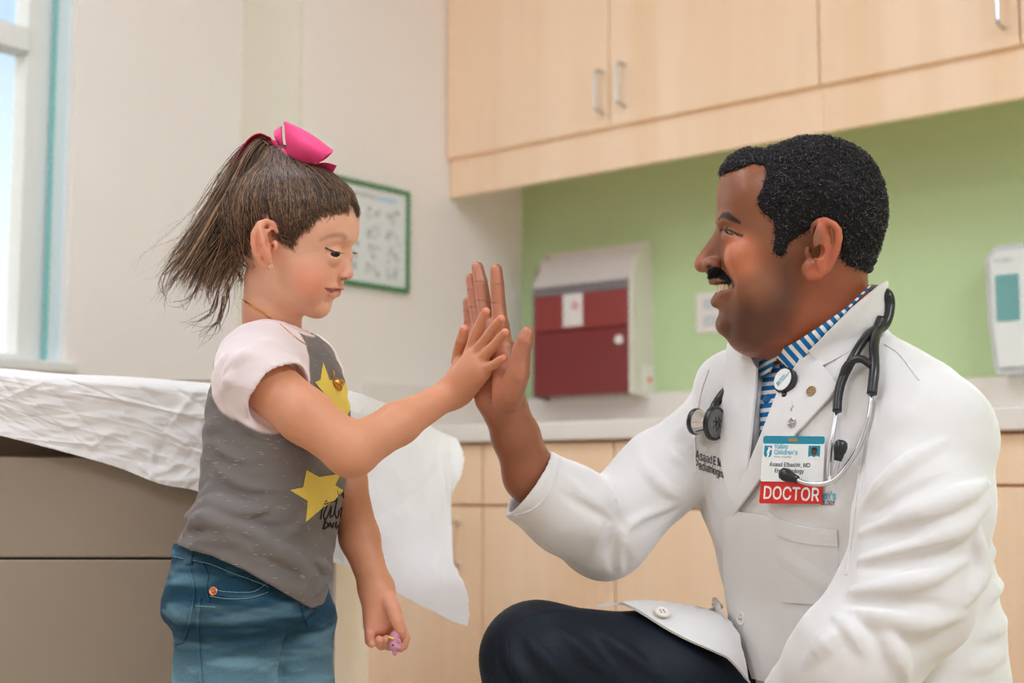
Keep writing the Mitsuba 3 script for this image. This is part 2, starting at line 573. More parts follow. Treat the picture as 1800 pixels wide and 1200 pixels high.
def to_surface(f, p, off, n=4):
    for _ in range(n):
        d = f(p) - off
        p = p - normals_of(f, p, 1e-3) * d[:, None] * 0.9
    return p


def grooves(base, lines, k=0.004):
    """Cloth creases pressed into base: lines of (frame points, radius)."""
    made = []
    for pts, r in lines:
        q = spline(np.asarray(pts, float), 4)
        p, n = hits(base, q[:, 0], q[:, 1])
        on = np.abs(base(p)) < .003
        p, n = p[on], n[on]
        rad = r * np.sin(np.linspace(0.15, math.pi - 0.15, len(p)))
        made.append((p + n * (rad * .35)[:, None], rad, p.min(0) - 0.03, p.max(0) + 0.03))

    def fn(P):
        d = base(P)
        for p, rad, lo, hi in made:
            m = np.all((P > lo) & (P < hi), axis=1)
            if m.any():
                d[m] = smax(d[m], -chain(P[m], p, rad), k)
        return d
    return fn


def folds(base, lines, k=0.006):
    """Cloth ridges: lines of (frame points, radius, sink) laid on base; smooth union."""
    made = []
    for pts, r, sink in lines:
        pts = np.asarray(pts, float)
        q = spline(pts, 3) if len(pts) > 2 else pts
        p, n = hits(base, q[:, 0], q[:, 1])
        rad = r * np.sin(np.linspace(0.25, math.pi - 0.25, len(p)))
        on = np.abs(base(p)) < .003
        if on.sum() < 2:
            continue
        p, n, rad = p[on], n[on], rad[on]
        p = p - n * (r * sink)
        made.append((p, rad, p.min(0) - 0.03, p.max(0) + 0.03))

    def fn(P):
        d = base(P)
        for p, rad, lo, hi in made:
            m = np.all((P > lo) & (P < hi), axis=1)
            if m.any():
                d[m] = smin(d[m], chain(P[m], p, rad), k)
        return d
    return fn
# ------------------------------------------------------------------ the room (room axes: x along the green wall, y towards it, z up)
def ray(px, py):
    return W(Q(px, py, 1.0) - CAM)


def on_plane(px, py, axis, value):
    d = ray(px, py)
    return CAM + d * ((value - CAM[axis]) / d[axis])


YG = 3.02                                              # green wall
XW = on_plane(918, 600, 1, YG)[0]                      # wall with the poster
YS = on_plane(520, 600, 0, XW)[1]                      # where that wall steps back
XL = on_plane(415, 600, 1, YS)[0]                      # wall with the window
XR, YB, ZC = 2.6, -2.6, 2.75
print('room', XW, YS, XL)


def paint_noise(base, amp, scale=3.0):
    def fn(p, n, uv):
        return mi.Color3f(base) * (1 - amp + 2 * amp * mikit.fbm(p.x * scale, p.y * scale, p.z * scale))
    return proc(fn)


mat('paint_cream', paint_noise(lin(234, 228, 224), 0.02), 0.75, 0.2)
mat('paint_return_lit', paint_noise(lin(224, 219, 202), 0.02), 0.75, 0.2)  # wall paint yellowed to stand in for different light on the return
mat('paint_green', paint_noise(lin(188, 210, 162), 0.02), 0.6, 0.3)
mat('paint_dim', lin(196, 186, 176), 0.8, 0.2)
mat('paint_ceiling', lin(246, 245, 242), 0.9, 0.1)


def floor_fn(p, n, uv):
    a = mikit.fbm(p.x * 9, p.y * 9, 0.0)
    return mikit.mix(lin(178, 160, 140), lin(196, 180, 160), a)


mat('vinyl_floor', proc(floor_fn), 0.35, 0.4)


def maple_fn(p, n, uv):
    s = p.x * 1.0 + p.y * 0.7
    band = mikit.fbm(s * 14.0, 0.3, p.z * 0.5)
    fine = mikit.fbm(s * 150.0, 0.7, p.z * 3.0)
    t = mikit.smoothstep(0.25, 0.75, band) * 0.65 + fine * 0.35
    return mikit.mix(lin(236, 201, 164), lin(246, 218, 190), t)


mat('maple', proc(maple_fn), 0.4, 0.4)
mat('maple_edge', lin(190, 140, 92), 0.6, 0.3)
mat('white_laminate', lin(226, 220, 214), 0.4, 0.4)
mat('brushed_metal', lin(200, 200, 205), 0.3, metal=1.0)
mat('white_frame', lin(222, 224, 222), 0.5, 0.4)
mat('white_plastic', lin(214, 210, 200), 0.4, 0.5)
mat('grey_plastic', lin(196, 198, 202), 0.4, 0.5)
mat('lamp_white', lin(240, 240, 240), 0.6, 0.3)

th = 0.12
put('floor', box(XL - 1, XR + th, YB - th, YG + th, -0.1, 0), 'vinyl_floor', kind='structure', text='pale vinyl floor of the exam room')
put('ceiling', box(XL - th, XR + th, YB - th, YG + th, ZC, ZC + 0.1), 'paint_ceiling', kind='structure', text='white ceiling of the exam room')
put('wall_back', box(XW - th, XR + th, YG, YG + th, 0, ZC), 'paint_green', kind='structure', text='sage green wall behind the counter')
# the wall with the poster is furred out from the window wall; its narrow return faces the room
put('wall_left', box(XL - th, XW, YS + 0.012, YG, 0, ZC), 'paint_cream', kind='structure', text='cream wall with the poster')
put('trim_1', box(XL - 0.01, XW - 0.002, YS, YS + 0.012, 0, ZC), 'paint_return_lit', kind='structure', text='narrow return of the wall left of the poster, its different light painted in as pale yellow')
put('wall_right', box(XR, XR + th, YB, YG, 0, ZC), 'paint_cream', kind='structure', text='cream wall')
put('wall_front', box(XL - th, XR + th, YB - th, YB, 0, ZC), 'paint_dim', kind='structure', text='cream wall')
# window opening
wy1 = on_plane(126, 300, 0, XL)[1]
wy0 = wy1 - 1.35
wz0, wz1 = on_plane(60, 640, 0, XL - 0.1)[2], 2.45
print('window', wy0, wy1, wz0)
wall = [box(XL - th, XL, YB, wy0, 0, ZC), box(XL - th, XL, wy1, YS + 0.012, 0, ZC), box(XL - th, XL, wy0, wy1, 0, wz0), box(XL - th, XL, wy0, wy1, wz1, ZC)]
put('wall_window', cat(*wall), 'paint_cream', kind='structure', text='cream wall with the window')
w = thing('window_1', 'white framed window with a high transom', None)
labels[w]['kind'] = 'structure'
fx0, fx1 = XL - 0.10, XL - 0.045
jy = on_plane(98, 300, 0, fx1)[1]            # right edge of the sash
gy = on_plane(40, 300, 0, fx1)[1]            # right edge of the pane
zt0, zt1 = on_plane(30, 88, 0, fx1)[2], on_plane(30, 45, 0, fx1)[2]
zs = on_plane(30, 622, 0, fx1)[2]
put('frame', box(fx0, fx1, gy, wy1, wz0, wz1, 0.004), 'white_frame', w)
put('frame', box(fx0, fx1, wy0, wy0 + 0.1, wz0, wz1, 0.004), 'white_frame', w)
put('transom', box(fx0 + 0.004, fx1 + 0.012, wy0 + 0.1, gy, zt0, zt1, 0.004), 'white_frame', w)
put('rail', box(fx0 + 0.004, fx1 + 0.01, wy0 + 0.1, gy, wz0, zs, 0.004), 'white_frame', w)
put('rail', box(fx0 + 0.004, fx1, wy0 + 0.1, gy, wz1 - 0.06, wz1, 0.004), 'white_frame', w)
put('window_sill', box(fx0, XL + 0.02, wy0 - 0.02, wy1 + 0.02, wz0 - 0.025, wz0, 0.004), 'white_frame', w)
mat('clear_glass', lin(255, 255, 255))
scene['clear_glass'] = {'type': 'thindielectric', 'int_ior': 1.5}
put('pane', box(fx0 + 0.02, fx0 + 0.021, wy0 + 0.1, gy, zs, zt0), 'clear_glass', w)
put('pane', box(fx0 + 0.02, fx0 + 0.021, wy0 + 0.1, gy, zt1, wz1 - 0.06), 'clear_glass', w)
# a bright hazy wall of daylight: white building opposite the window
mat('render_white', lin(246, 248, 248), 0.9, 0.1)
# teal glass edge standing in the reveal
mat('teal_glass', lin(120, 188, 188), 0.15, 0.6)
mat('pale_glass', lin(205, 222, 226), 0.2, 0.5)
ge0, ge1 = on_plane(90, 0, 0, XL - 0.02), on_plane(82, 330, 0, XL - 0.02)
key = thing('glass_panel', 'thin teal edged glass panel standing in the window reveal', 'glass panel')
gya = on_plane(92, 200, 0, XL - 0.03)[1]
put('edge', box(XL - 0.036, XL - 0.024, gya - 0.003, gya + 0.003, wz0, wz1), 'teal_glass', key)
put('face', box(XL - 0.034, XL - 0.026, gya + 0.003, wy1, wz0, wz1), 'pale_glass', key)

# ceiling panels
scene_lamp = 0
LAMP_AT = ['over the exam table', 'near the right wall', 'in the right hand corner', 'in the far corner behind the view']
for (lx, ly), rad in LAMP:
    t_ = thing('ceiling_light', 'square white ceiling light panel, ' + LAMP_AT[scene_lamp], 'ceiling light', 'ceiling light panels')
    s_, fr = 0.3, 0.03
    scene_lamp += 1
    put('frame', cat(box(lx - s_ - fr, lx + s_ + fr, ly - 2 * s_ - fr, ly - 2 * s_, ZC - 0.03, ZC), box(lx - s_ - fr, lx + s_ + fr, ly + 2 * s_, ly + 2 * s_ + fr, ZC - 0.03, ZC),
                     box(lx - s_ - fr, lx - s_, ly - 2 * s_, ly + 2 * s_, ZC - 0.03, ZC), box(lx + s_, lx + s_ + fr, ly - 2 * s_, ly + 2 * s_, ZC - 0.03, ZC)), 'lamp_white', t_)
    v_ = np.array([[lx - s_, ly - 2 * s_, ZC - 0.015], [lx - s_, ly + 2 * s_, ZC - 0.015], [lx + s_, ly + 2 * s_, ZC - 0.015], [lx + s_, ly - 2 * s_, ZC - 0.015]])
    put('diffuser', (v_, np.array([[0, 1, 2, 3]])), 'lamp_white', t_, smooth=False, emitter={'type': 'area', 'radiance': rgb(rad * LAMP_TINT)})

# ---- wall cabinets
UD = 0.33
yf = YG - UD                                           # door fronts
zb = on_plane(790, 345, 1, yf)[2]                      # underside of the rail
zd = on_plane(790, 281, 1, yf)[2]                      # lower edge of the doors
ztop = zb + 0.95
X = lambda px, py, y=None: on_plane(px, py, 1, yf if y is None else y)[0]
joints = [XW + 0.003, X(1071, 200), X(1439, 80), X(1792, 40)]
wdt = joints[3] - joints[2]
joints.append(joints[3] + wdt)
print('upper joints', np.round(joints, 3), np.round(np.diff(joints), 3), 'zb', zb, zd)
mat('shadow_gap', lin(120, 84, 50), 0.8, 0.1)


def bow_handle(p, out, along, length, r=0.0048, rise=0.032):
    """Bar pull: two short legs and a bar, from the face point p."""
    p, out, along = np.asarray(p, float), np.asarray(out, float), np.asarray(along, float)
    a, b = p - along * length / 2, p + along * length / 2
    pts = [a - out * 0.002, a + out * rise * 0.55, a + out * rise * 0.92 + along * 0.004, a + out * rise + along * 0.014, b + out * rise - along * 0.014, b + out * rise * 0.92 - along * 0.004, b + out * rise * 0.55, b - out * 0.002]
    return tube(spline(pts, 5), r, 10)


def wall_cabinet(a, b, mid, handles, text, group=None):
    k = thing('wall_cabinet', text, 'cabinet', group)
    put('body', box(a, b, yf + 0.022, YG - 0.001, zd + 0.01, ztop, 0.001), 'maple', k)
    put('light_rail', box(a, b, yf + 0.015, yf + 0.033, zb, zd + 0.012, 0.0015), 'maple', k)
    for i, (u, v) in enumerate(((a, mid), (mid, b))):
        d = put('door', box(u + 0.0018, v - 0.0018, yf, yf + 0.0195, zd + 0.004, ztop, 0.0015), 'maple', k)
        hx = handles[i]
        if hx:
            put('handle', bow_handle((hx[0], yf, hx[1]), (0, -1, 0), (0, 0, 1), 0.102), 'brushed_metal', d, text='brushed metal bar handle')
    return k


h1, h2, h3 = on_plane(1060, 163, 1, yf), on_plane(1098, 150, 1, yf), on_plane(1762, 5, 1, yf)
wall_cabinet(joints[0], joints[2], joints[1], [(h1[0], h1[2]), (h2[0], h2[2])], 'maple wall cabinet next to the cream wall, with two handles side by side')
wall_cabinet(joints[2], joints[4], joints[3], [(h3[0], h3[2]), (joints[3] + 0.035, h3[2])], 'maple wall cabinet above the soap dispenser')

# ---- base cabinets and worktop
BD = 0.615
yb = YG - BD
zc1 = on_plane(830, 746, 1, yb - 0.02)[2]              # top of the worktop's front edge
zc0 = on_plane(830, 777, 1, yb - 0.02)[2]
zl = on_plane(830, 888, 1, yb)[2]
print('counter', zc0, zc1, zl)
Xb = lambda px, py: on_plane(px, py, 1, yb)[0]
bj = [XW + 0.003, Xb(848, 900), Xb(1080, 900)]
bj += [bj[2] + (bj[2] - bj[1]) * 1.0, Xb(1700, 900)]
bj = [bj[0], bj[1], bj[2], (bj[2] + Xb(1690, 900)) / 2, Xb(1690, 900), Xb(1690, 900) + 0.62]
print('base joints', np.round(bj, 3))
put('worktop', cat(box(XW + 0.001, bj[5], yb - 0.02, YG - 0.001, zc0, zc1, 0.004)), 'white_laminate', text='long white laminate worktop with a low upstand along the green wall', cat='worktop')
put('upstand', box(XW + 0.001, bj[5], YG - 0.021, YG - 0.001, zc1, zc1 + 0.1, 0.003), 'white_laminate', 'worktop')
put('upstand', box(XW + 0.001, XW + 0.02, yb - 0.015, YG - 0.021, zc1, zc1 + 0.115, 0.003), 'white_laminate', 'worktop')
hb = on_plane(806, 955, 1, yb)


def base_cabinet(a, b, text, handle_at, group=None, deep=False):
    k = thing('base_cabinet', text, 'cabinet', group)
    put('body', box(a, b, yb + 0.02, YG - 0.001, 0.1, zc0 - 0.001, 0.001), 'maple', k)
    put('plinth', box(a, b, yb + 0.08, YG - 0.01, 0, 0.1), 'maple_edge', k)
    dz = zl - (0.0 if not deep else -0.05)
    put('drawer', box(a + 0.002, b - 0.002, yb, yb + 0.019, dz + 0.003, zc0 - 0.006, 0.0015), 'maple', k)
    d = put('door', box(a + 0.002, b - 0.002, yb, yb + 0.019, 0.105, dz - 0.003, 0.0015), 'maple', k)
    put('handle', bow_handle((handle_at, yb, hb[2]), (0, -1, 0), (0, 0, 1), 0.098), 'brushed_metal', d, text='brushed metal bar handle')


base_cabinet(bj[0], bj[1], 'maple base cabinet beside the hanging paper, its bar handle in view', hb[0])
base_cabinet(bj[1], bj[2], 'maple base cabinet under the worktop, behind the raised brown forearm', bj[1] + 0.6 * (bj[2] - bj[1]) + 0.13)
base_cabinet(bj[2], bj[3], "maple base cabinet behind the bent white sleeve and the man's chest", bj[3] - 0.04)
base_cabinet(bj[3], bj[4], "maple base cabinet hidden behind the man's back", bj[3] + 0.04)
base_cabinet(bj[4], bj[5], 'maple base cabinet under the soap dispenser', bj[5] - 0.04, deep=True)

# ---- sharps container on the green wall
sd = 0.02
for _ in range(60):                                    # depth at which its two right edges share one x
    if on_plane(1113, 570, 1, YG - sd)[0] > on_plane(1149, 570, 1, YG)[0] - 0.0 + 0.0:
        break
    sd += 0.004
sd = min(max(sd, 0.1), 0.2)
sx1 = on_plane(1149, 570, 1, YG)[0]
sx0 = on_plane(936, 570, 1, YG - sd)[0]
sz0, sz1 = on_plane(1113, 690, 1, YG - sd)[2], on_plane(1113, 445, 1, YG - sd * 0.55)[2]
print('sharps depth', sd, sx1 - sx0, sz1 - sz0)
mat('red_plastic', lin(122, 40, 42), 0.25, 0.5)
mat('red_plastic_light', lin(142, 54, 52), 0.25, 0.5)
mat('clear_lid', lin(205, 198, 196), 0.2, 0.6)
mat('smoke_plastic', lin(120, 112, 116), 0.25, 0.5)
mat('print_white', lin(226, 222, 220), 0.5, 0.3)
mat('print_red', lin(200, 60, 40), 0.5, 0.3)
mat('print_orange', lin(226, 120, 80), 0.5, 0.3)
k = thing('sharps_container', 'wall mounted sharps container with a dark red front and a pale hood', 'sharps container')


def side_prism(pts, x0, x1):
    """pts: outline in (y, z), extruded along x."""
    from shapely.geometry import Polygon
    m = trimesh.creation.extrude_polygon(Polygon(pts), x1 - x0, engine='earcut')
    v = np.asarray(m.vertices)
    return trimesh.Trimesh(np.stack([v[:, 2] + x0, v[:, 0], v[:, 1]], 1), np.asarray(m.faces)[:, ::1], process=True)


hh = sz1 - sz0
arc = [(YG - 0.001 - sd * (1 - (1 - t) ** 2) * 0.97, sz1 + 0.03 - 0.32 * hh * t ** 1.6) for t in np.linspace(0, 1, 12)]
put('enclosure', side_prism([(YG - 0.001, sz0 - 0.012), (YG - sd, sz0)] + arc[::-1] + [(YG - 0.001, sz1 + 0.03)], sx1 - 0.012, sx1), 'white_plastic', k)
put('enclosure', side_prism([(YG - 0.001, sz0 - 0.012), (YG - sd, sz0)] + arc[::-1] + [(YG - 0.001, sz1 + 0.03)], sx0, sx0 + 0.006), 'smoke_plastic', k)
put('back_plate', box(sx0, sx1, YG - 0.03, YG - 0.001, sz0 - 0.012, sz1 + 0.034, 0.003), 'white_plastic', k)
zsp = sz0 + hh * 0.745
zmid = sz0 + hh * 0.47
put('door', box(sx0 + 0.007, sx1 - 0.014, YG - sd - 0.004, YG - 0.035, sz0 + 0.002, zmid, 0.004), 'red_plastic', k)
put('window', box(sx0 + 0.007, sx1 - 0.014, YG - sd - 0.002, YG - 0.035, zmid + 0.002, zsp, 0.004), 'red_plastic_light', k)
put('hood', side_prism([(YG - sd - 0.003, zsp + 0.003), (YG - sd - 0.003, zsp + 0.026), (YG - sd * 0.62, sz1 + 0.012), (YG - 0.03, sz1 + 0.012), (YG - 0.03, zsp + 0.003)], sx0 + 0.004, sx1 - 0.014), 'clear_lid', k)
put('band', box(sx0 + 0.005, sx1 - 0.013, YG - sd - 0.006, YG - 0.05, zsp - 0.004, zsp + 0.022, 0.003), 'smoke_plastic', k)
lk = on_plane(1089, 597, 1, YG - sd - 0.004)
put('lock', moved(lathe([(0, 0), (0.0125, 0), (0.0125, 0.006), (0.009, 0.009), (0, 0.009)], 24), frame((0, -1, 0)), (lk[0], YG - sd - 0.004, lk[2])), 'print_white', k, text='round white lock')
s0, s1 = on_plane(991, 575, 1, YG - sd), on_plane(1025, 511, 1, YG - sd)
st = put('sticker', box(s0[0], s1[0], YG - sd - 0.0035, YG - sd - 0.002, s0[2], s1[2]), 'print_white', k, text='white warning sticker')
bc = on_plane(1012, 537, 1, YG - sd)
em = [moved(lathe([(0.0035, 0), (0.0062, 0), (0.0062, 0.0006), (0.0035, 0.0006), (0.0035, 0)], 18), frame((0, -1, 0)), (bc[0] + 0.006 * math.sin(a), YG - sd - 0.0035, bc[2] + 0.006 * math.cos(a))) for a in (0, 2.094, 4.189)]
put('emblem', cat(*em), 'print_red', st)
s2 = on_plane(1140, 660, 0, sx1)
put('sticker', box(sx1, sx1 + 0.0008, s2[1] - 0.03, s2[1] + 0.025, sz0 + 0.005, sz0 + 0.075), 'print_white', k)
put('seal', box(sx1 + 0.0008, sx1 + 0.0014, s2[1] - 0.005, s2[1] + 0.012, sz0 + 0.032, sz0 + 0.045), 'print_orange', k)

# ---- outlet plate on the green wall
a, b = on_plane(1225, 587, 1, YG), on_plane(1275, 511, 1, YG)
k = thing('outlet_plate', "white outlet plate on the green wall beside the man's chin", 'outlet')
put('plate', box(a[0], b[0], YG - 0.006, YG - 0.0005, a[2], b[2], 0.003), 'white_laminate', k)
for zz in (0.3, 0.7):
    put('socket', box(a[0] + 0.024, b[0] - 0.024, YG - 0.008, YG - 0.005, a[2] + (b[2] - a[2]) * (zz - 0.13), a[2] + (b[2] - a[2]) * (zz + 0.13), 0.003), 'grey_plastic', k)

# ---- soap dispenser
a, b = on_plane(1740, 652, 1, YG - 0.1), on_plane(1740, 436, 1, YG - 0.1)
k = thing('soap_dispenser', 'pale grey wall dispenser with a teal window on the green wall', 'dispenser')
dx0, dx1, dz0, dz1 = a[0], a[0] + 0.125, a[2], b[2]
from shapely.geometry import Polygon as _Pg
out = _Pg([(dx0 + 0.012, dz0), (dx1 - 0.012, dz0), (dx1 - 0.001, dz0 + 0.11), (dx1, dz1 - 0.02), (dx1 - 0.02, dz1), (dx0 + 0.02, dz1), (dx0, dz1 - 0.02), (dx0 + 0.001, dz0 + 0.11)]).buffer(0.006)
m_ = trimesh.creation.extrude_polygon(out, 0.085, engine='earcut'); v_ = np.asarray(m_.vertices)
put('housing', trimesh.Trimesh(np.stack([v_[:, 0], YG - 0.001 - v_[:, 2], v_[:, 1]], 1), np.asarray(m_.faces)[:, ::-1]), 'grey_plastic', k)
inn = out.buffer(-0.014)
m_ = trimesh.creation.extrude_polygon(inn, 0.012, engine='earcut'); v_ = np.asarray(m_.vertices)
put('cover', trimesh.Trimesh(np.stack([v_[:, 0], YG - 0.086 - v_[:, 2], v_[:, 1]], 1), np.asarray(m_.faces)[:, ::-1]), 'white_frame', k)
mat('teal_gel', lin(104, 160, 160), 0.15, 0.6)
wa, wb = on_plane(1752, 565, 1, YG - 0.1), on_plane(1790, 480, 1, YG - 0.1)
put('gel_window', box(wa[0], wb[0], YG - 0.1015, YG - 0.097, wa[2], wb[2], 0.004), 'teal_gel', k, text='teal gel window')
mat('print_grey', lin(176, 180, 186), 0.5, 0.3)
tm = meshkit.text_mesh('PURELL', 0.0085, 0.0006, True); v_ = np.asarray(tm.vertices)
ta = on_plane(1747, 462, 1, YG - 0.1)
put('lettering', trimesh.Trimesh(np.stack([v_[:, 0] + ta[0], YG - 0.0982 - v_[:, 2], v_[:, 1] + ta[2]], 1), np.asarray(tm.faces)[:, ::-1]), 'print_grey', k)

# ---- poster
P = lambda px, py: on_plane(px, py, 0, XW)
pa, pb, pc = P(716, 338), P(712, 516), P(560, 480)
py1, pz1, pz0 = pa[1], (pa[2] + 0.0), pb[2]
py0 = py1 - 0.33
k = thing('poster', "white poster in a thin green frame on the cream wall behind the girl's face", 'poster')
mat('frame_green', lin(74, 128, 84), 0.5, 0.4)
mat('poster_paper', lin(222, 226, 228), 0.35, 0.5)
fw = 0.012
for bx in ((py0, py1, pz0, pz0 + fw), (py0, py1, pz1 - fw, pz1), (py0, py0 + fw, pz0 + fw, pz1 - fw), (py1 - fw, py1, pz0 + fw, pz1 - fw)):
    put('frame', box(XW + 0.0008, XW + 0.012, *bx, 0.001), 'frame_green', k)
put('sheet', box(XW + 0.0008, XW + 0.007, py0 + fw, py1 - fw, pz0 + fw, pz1 - fw), 'poster_paper', k)
mat('ink_grey', lin(170, 174, 178), 0.5, 0.3)
mat('ink_pale', lin(200, 204, 208), 0.5, 0.3)
mat('ink_blue', lin(150, 196, 222), 0.5, 0.3)
r2 = np.random.default_rng(3)
yw, zw = py1 - py0 - 2 * fw, pz1 - pz0 - 2 * fw
fx = lambda u: py0 + fw + u * yw
fz = lambda u: pz0 + fw + u * zw
ink, blue, pale = [], [], []
for u in np.arange(0.1, 0.66, 0.028):
    hgt = 0.014 * r2.uniform(0.6, 1)
    ink.append(box(XW + 0.007, XW + 0.0075, fx(u), fx(u + 0.019), fz(0.885), fz(0.885) + hgt))
for u in np.arange(0.68, 0.88, 0.03):
    blue.append(box(XW + 0.007, XW + 0.0075, fx(u), fx(u + 0.022), fz(0.885), fz(0.885) + 0.012))
for row in range(4):
    for c in range(4):
        cy, cz = fx(0.14 + c * 0.235), fz(0.74 - row * 0.2)
        for q in range(7):
            dy, dz = r2.uniform(-0.022, 0.022), r2.uniform(-0.02, 0.014)
            (ink if q < 2 else pale).append(box(XW + 0.007, XW + 0.0072 + 0.0004 * r2.random(), cy + dy - 0.007, cy + dy + 0.007, cz + dz - 0.006, cz + dz + 0.006))
put('heading', cat(*ink), 'ink_grey', k, kind='stuff')
put('heading', cat(*blue), 'ink_blue', k, kind='stuff', text='pale blue end of the heading')
put('drawings', cat(*pale), 'ink_pale', k, kind='stuff')

# ---- exam table (stage axes), its front parallel to the frame
TY = 1.95
tx1 = Q(577, 900, TY)[0]
tx0 = tx1 - 0.95
tzt = Q(100, 800, TY)[2]
tzl = Q(100, 980, TY)[2]
print('table', tx1, tzt, tzl)
mat('taupe', lin(150, 135, 119), 0.5, 0.35)
mat('taupe_lit', lin(250, 246, 240), 0.5, 0.35)  # table taupe whitened to paint in the light on its end panel
mat('taupe_dark', lin(120, 100, 82), 0.6, 0.3)
mat('grey_trim', lin(176, 174, 180), 0.4, 0.4)
k = thing('exam_table', 'taupe exam table with drawers, covered in white paper, behind the girl', 'exam table')
put('body', box(tx0, tx1 - 0.002, TY + 0.022, TY + 0.5, 0.08, tzt, 0.004), 'taupe', k, stage=True)
put('base', box(tx0 + 0.05, tx1 - 0.05, TY + 0.06, TY + 0.46, 0, 0.08), 'taupe_dark', k, stage=True)
put('drawer', box(tx0, tx1 - 0.016, TY, TY + 0.02, tzl + 0.0015, tzt - 0.002, 0.003), 'taupe', k, stage=True)
put('drawer', box(tx0, tx1 - 0.016, TY, TY + 0.02, 0.1, tzl - 0.0015, 0.003), 'taupe', k, stage=True)
put('end_panel', box(tx1 - 0.001, tx1 + 0.008, TY + 0.03, TY + 0.5, 0.08, tzt, 0.002), 'taupe_lit', k, stage=True)
put('corner_post', box(tx1 - 0.014, tx1 + 0.011, TY - 0.003, TY + 0.029, 0.08, tzt, 0.004), 'grey_trim', k, stage=True)
put('top_frame', box(tx0 + 0.03, tx1 - 0.03, TY + 0.05, TY + 0.47, tzt, tzt + 0.045), 'taupe_dark', k, stage=True)
put('cushion', box(tx0 - 0.02, tx1 + 0.01, TY - 0.015, TY + 0.52, tzt + 0.045, tzt + 0.108, 0.02), 'taupe', k, stage=True)
# ------------------------------------------------------------------ the girl
GS = thing('person', "small girl in a grey and pink star shirt and blue jeans, one arm raised", 'person')
gh = Frame(520, 430, 1.70, 17, 1)
G = gh.at
Gs = gh.side
eye_c, eye_r = Gs(581, 447, 0.027), 0.0118
lid_r = eye_r + 0.0013
ear_pts = [Gs(488, 408, .070), Gs(482, 396, .075), Gs(471, 392, .079), Gs(458, 399, .083), Gs(450, 414, .086), Gs(450, 431, .085), Gs(454, 446, .081), Gs(461, 458, .077), Gs(469, 466, .0735), Gs(476, 466, .071)]
ear_rad = [.0028, .0034, .0037, .0038, .0038, .0038, .0038, .0038, .0044, .0048]
anti = [Gs(478, 404, .0765), Gs(466, 414, .080), Gs(461, 428, .081), Gs(464, 442, .078), Gs(472, 450, .0745)]


gh_ear = np.array([-0.25, 0.05, 1.0])


def girl_base(P):
    L = sym(gh.local(P))
    d = ell(L, G(505, 386), (.0850, .0705, .0665))
    d = smin(d, ell(L, G(561, 394), (.0435, .0540, .0420)), .02)
    d = smin(d, ell(L, G(532, 458), (.0490, .0570, .0560)), .02)
    d = smin(d, ell(L, G(521, 504), (.0420, .0470, .0320)), .02)
    d = smin(d, ell(L, Gs(541, 488, .031), (.0280, .0260, .0290)), .014)
    d = smin(d, ell(L, G(560, 538), (.0150, .0220, .0145)), .014)
    d = smin(d, ell(L, G(571, 500), (.0180, .0240, .0155)), .009)
    d = smin(d, ell(L, Gs(596, 414, .016), (.0090, .0170, .0050)), .012)                        # brow
    d = smax(d, -ell(L, Gs(609, 441, .027), (.0150, .0150, .0075)), .010)                       # eye hollow
    d = smin(d, np.linalg.norm(L - eye_c, axis=1) - lid_r, .005)
    d = smin(d, cone(L, G(604, 440), G(608, 475), .0050, .0076), .008)                           # nose
    d = smin(d, ell(L, G(608, 479), (.0084, .0086, .0070)), .004)
    d = smin(d, ell(L, Gs(601, 483, .0085), (.0066, .0052, .0058)), .0022)
    return d


def girl_lips(P):
    L = sym(gh.local(P))
    d = girl_base(P)
    d = smin(d, chain(L, lip_u, [.0044, .0034, .0014], .002), .003)
    d = smin(d, chain(L, lip_l, [.0056, .0046, .0016], .002), .003)
    return d


def face_pts(fr, base, pts, sink=0.0):
    """Points of the near half of a face where it is seen at these frame points (local axes, mirrored to +y)."""
    p, n = hits(base, [a for a, b in pts], [b for a, b in pts])
    return sym(fr.local(p - n * sink))


lip_u = [G(599, 504.5), *face_pts(gh, girl_base, [(590, 505), (581, 507), (574, 508.5)], .0012)]
lip_l = [G(580, 518), *face_pts(gh, girl_base, [(580, 517), (576, 513), (572, 509)], .0012)]
lip_u, lip_l = np.array(lip_u)[[0, 1, 3]], np.array(lip_l)[[0, 1, 3]]
gape = [G(603, 511), *face_pts(gh, girl_lips, [(594, 511.5), (586, 511.5), (578.5, 510), (572, 507)], .0008)]
slit = face_pts(gh, girl_base, [(574, 438.5), (580, 443.5), (587, 447), (593, 448), (600, 446.5)], -.0002)
slit_r = [0.0010, 0.0024, 0.0032, 0.0030, 0.0012]
crease = face_pts(gh, girl_base, [(573, 434), (581, 433.5), (590, 436), (598, 440)], -.0004)
nostril2 = face_pts(gh, girl_base, [(600.5, 489.5), (605, 490.5), (609, 489.8)], -.0002)
ala_line = face_pts(gh, girl_base, [(597, 475), (593.5, 481), (594, 487), (597, 491)], -.0002)
nostril = face_pts(gh, girl_base, [(605, 487.5)], -.0002)[0]


